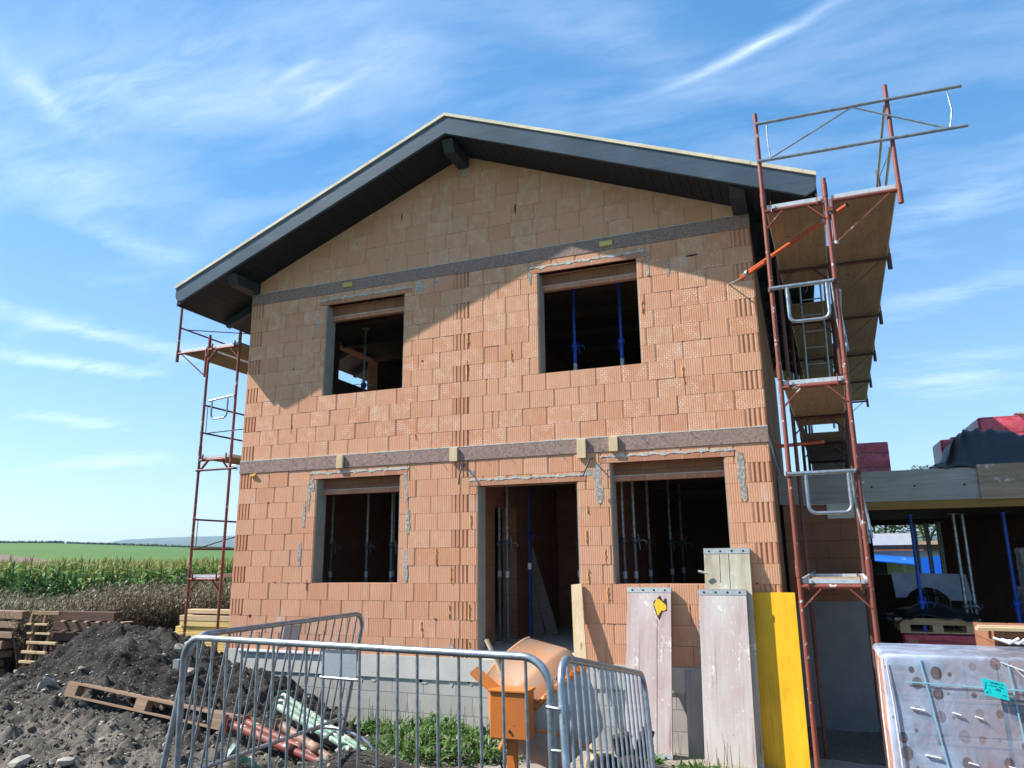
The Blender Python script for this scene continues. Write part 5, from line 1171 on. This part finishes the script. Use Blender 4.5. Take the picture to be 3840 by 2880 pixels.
tag(wp.build('insulation_board', plain('pale_blue_board', (.36, .42, .55), .7), None, fix=True), 'pale bluish board with a curved cut-out standing behind the black film', 'board')
sv = thing('wrapped_bundle', 'lumpy bundle wrapped in silver film on a pallet at the right edge of the garage', 'wrapped bundle', (11.9, 3.0, .2))
film_shell(11.60, 12.5, 2.85, 3.6, .86, 1.42, .05, 5).build('film_wrap', M['film_silver'], sv); film_shell(11.52, 12.5, 2.8, 3.6, .45, .86, .05, 9).build('film_wrap', M['film_silver'], sv)
film_shell(11.72, 12.5, 2.74, 3.5, .50, 1.0, .03, 4).build('film_wrap', M['white'], sv); MB().box((11.5, 2.78, .22), (12.5, 3.6, .44)).build('pallet_base', M['greywood'], sv)
# on the slab: red block stacks, tarp, boards
block_stack('purplish red wrapped block stack standing alone on the left end of the slab', 9.48, 10.08, 3.6, 4.6, 2.47, 3.14); block_stack('largest red wrapped block stack on the garage slab', 11.48, 12.7, 4.0, 5.1, 2.47, 3.50); block_stack('smaller red wrapped block stack just left of the largest one on the slab', 11.22, 11.50, 4.9, 5.8, 2.47, 3.33)
block_stack('pinkish red wrapped block stack peeping out left of the black tarp', 10.84, 11.25, 3.6, 4.5, 2.47, 3.12)
tag(MB().box((12.03, 4.05, 3.515), (12.30, 4.2, 3.545)).build('wood_scrap', M['newwood'], None, bevel=.003), 'small piece of wood lying on top of the largest red block stack', 'wood scrap')
prof = [(10.52, .03), (10.64, .10), (10.78, .38), (10.92, .50), (11.15, .52), (11.4, .50), (11.6, .40), (11.9, .34), (12.6, .3)]
def gz(x, y):
    t = sstep(1.93, 2.2, y); return 2.505 + interp(prof, x) * t * (1 - .5 * sstep(2.9, 3.4, y)) + .07 * abs(fbm(x * 3.3, y * 1.5, 1, 3)) * (t + .2) + .03 * fbm(x * 9, y * 4) * (t + .3) + .016 * math.sin(x * 30 + 7 * fbm(x * 2, y))
drape('tarp', 'rumpled black tarp lying over goods at the front edge of the slab', 'tarp', M['tarp'], ((10.50, 1.94), (12.6, 3.4)), gz, .008, .035)
tag(MB().box((10.42, 2.05, 2.505), (11.0, 2.25, 2.545)).build('wood_scrap', M['greywood'], None), 'dark board end sticking out left under the black tarp', 'wood scrap')
# ------------------------------------------------------------------ seen through the rear opening: neighbour's yard, trees
nb = thing('neighbour_house', 'low beige neighbouring shed with white slab roof seen through the garage', 'shed', (11.5, 16, -1))
MB().box((9.4, 16, -1.2), (14.5, 19, 1.42)).build('wall', M['beige'], nb); MB().box((9.3, 15.9, 1.421), (14.5, 19, 1.60)).build('brick_band', M['in_brick'], nb); MB().box((9.3, 15.85, 1.601), (11.85, 19, 1.95)).build('slab_edge', M['chalk'], nb)
MB().box((10.45, 15.97, -.6), (10.95, 15.998, 1.15)).build('door', M['window_dark'], nb); MB().box((11.85, 15.8, 1.601), (14.6, 15.95, 1.70)).build('eave_beam', M['newwood'], nb); MB().box((11.36, 15.5, -.9), (11.44, 15.6, 1.2)).build('post', M['white'], nb)
bt = MB().hexa([(9.2, 14.9, 1.28), (11.95, 14.9, .98), (11.95, 15.95, 1.18), (9.2, 15.95, 1.43), (9.2, 14.9, 1.31), (11.95, 14.9, 1.01), (11.95, 15.95, 1.21), (9.2, 15.95, 1.46)]); bt.hexa([(11.9, 14.88, -.2), (12.5, 14.9, -.2), (12.5, 14.93, -.2), (11.9, 14.92, -.2), (11.7, 14.9, 1.2), (12.4, 14.9, 1.3), (12.4, 14.93, 1.3), (11.7, 14.93, 1.2)])
tag(bt.build('blue_tarp', M['bluetarp'], None), 'bright blue tarp stretched as an awning before the beige shed', 'tarp')
def tree(name, label, x, y, z0, hh, rad, n, seed, cz=.62):
    t = thing(name, label, 'tree', (x, y, z0), 'trees beyond the garage'); q = random.Random(seed); tk = MB(); cr_ = MB()
    tk.tube([(x, y, z0), (x + .1, y, z0 + hh * .4), (x, y, z0 + hh * .75)], [.16, .11, .04], 8); cl = []
    for i in range(9):
        a = q.random() * 6.3; r = rad * q.uniform(.35, .85); zz = z0 + hh * q.uniform(.5, .95); e = V((x + r * math.cos(a), y + r * math.sin(a), zz)); tk.tube([(x, y, z0 + hh * q.uniform(.3, .55)), V((x, y, zz * .9)).lerp(e, .6), e], [.06, .04, .012], 5); cl.append((e, rad * q.uniform(.35, .55)))
    cl.append((V((x, y, z0 + hh * .9)), rad * .45))
    for i in range(n):
        e, r = q.choice(cl); d = V((q.gauss(0, 1), q.gauss(0, 1), q.gauss(0, .8))); d = d.normalized() * r * q.random() ** .4; p = e + d
        blade(cr_, p.x, p.y, p.z, q.random() * 6.3, q.uniform(.10, .2), q.uniform(.03, .06), q.uniform(-.05, .12), .06, (clamp(q.gauss(.5, .25)), 0, 0, 1), 2)
    tk.build('trunk', M['bark'], t); cr_.build('crown', M['tree'], t)
tree('tree', 'young leafy tree whose top just shows above the garage slab', 14.0, 30, -1, 6.6, 1.0, 1600, 1); tree('tree', 'dense green tree behind the shed at the right of the rear opening', 14.4, 24, -1, 5.2, 2.0, 3500, 2); tree('tree', 'olive green tree behind the white slab at the left of the rear opening', 11.6, 25, -1, 4.4, 1.9, 3000, 3)
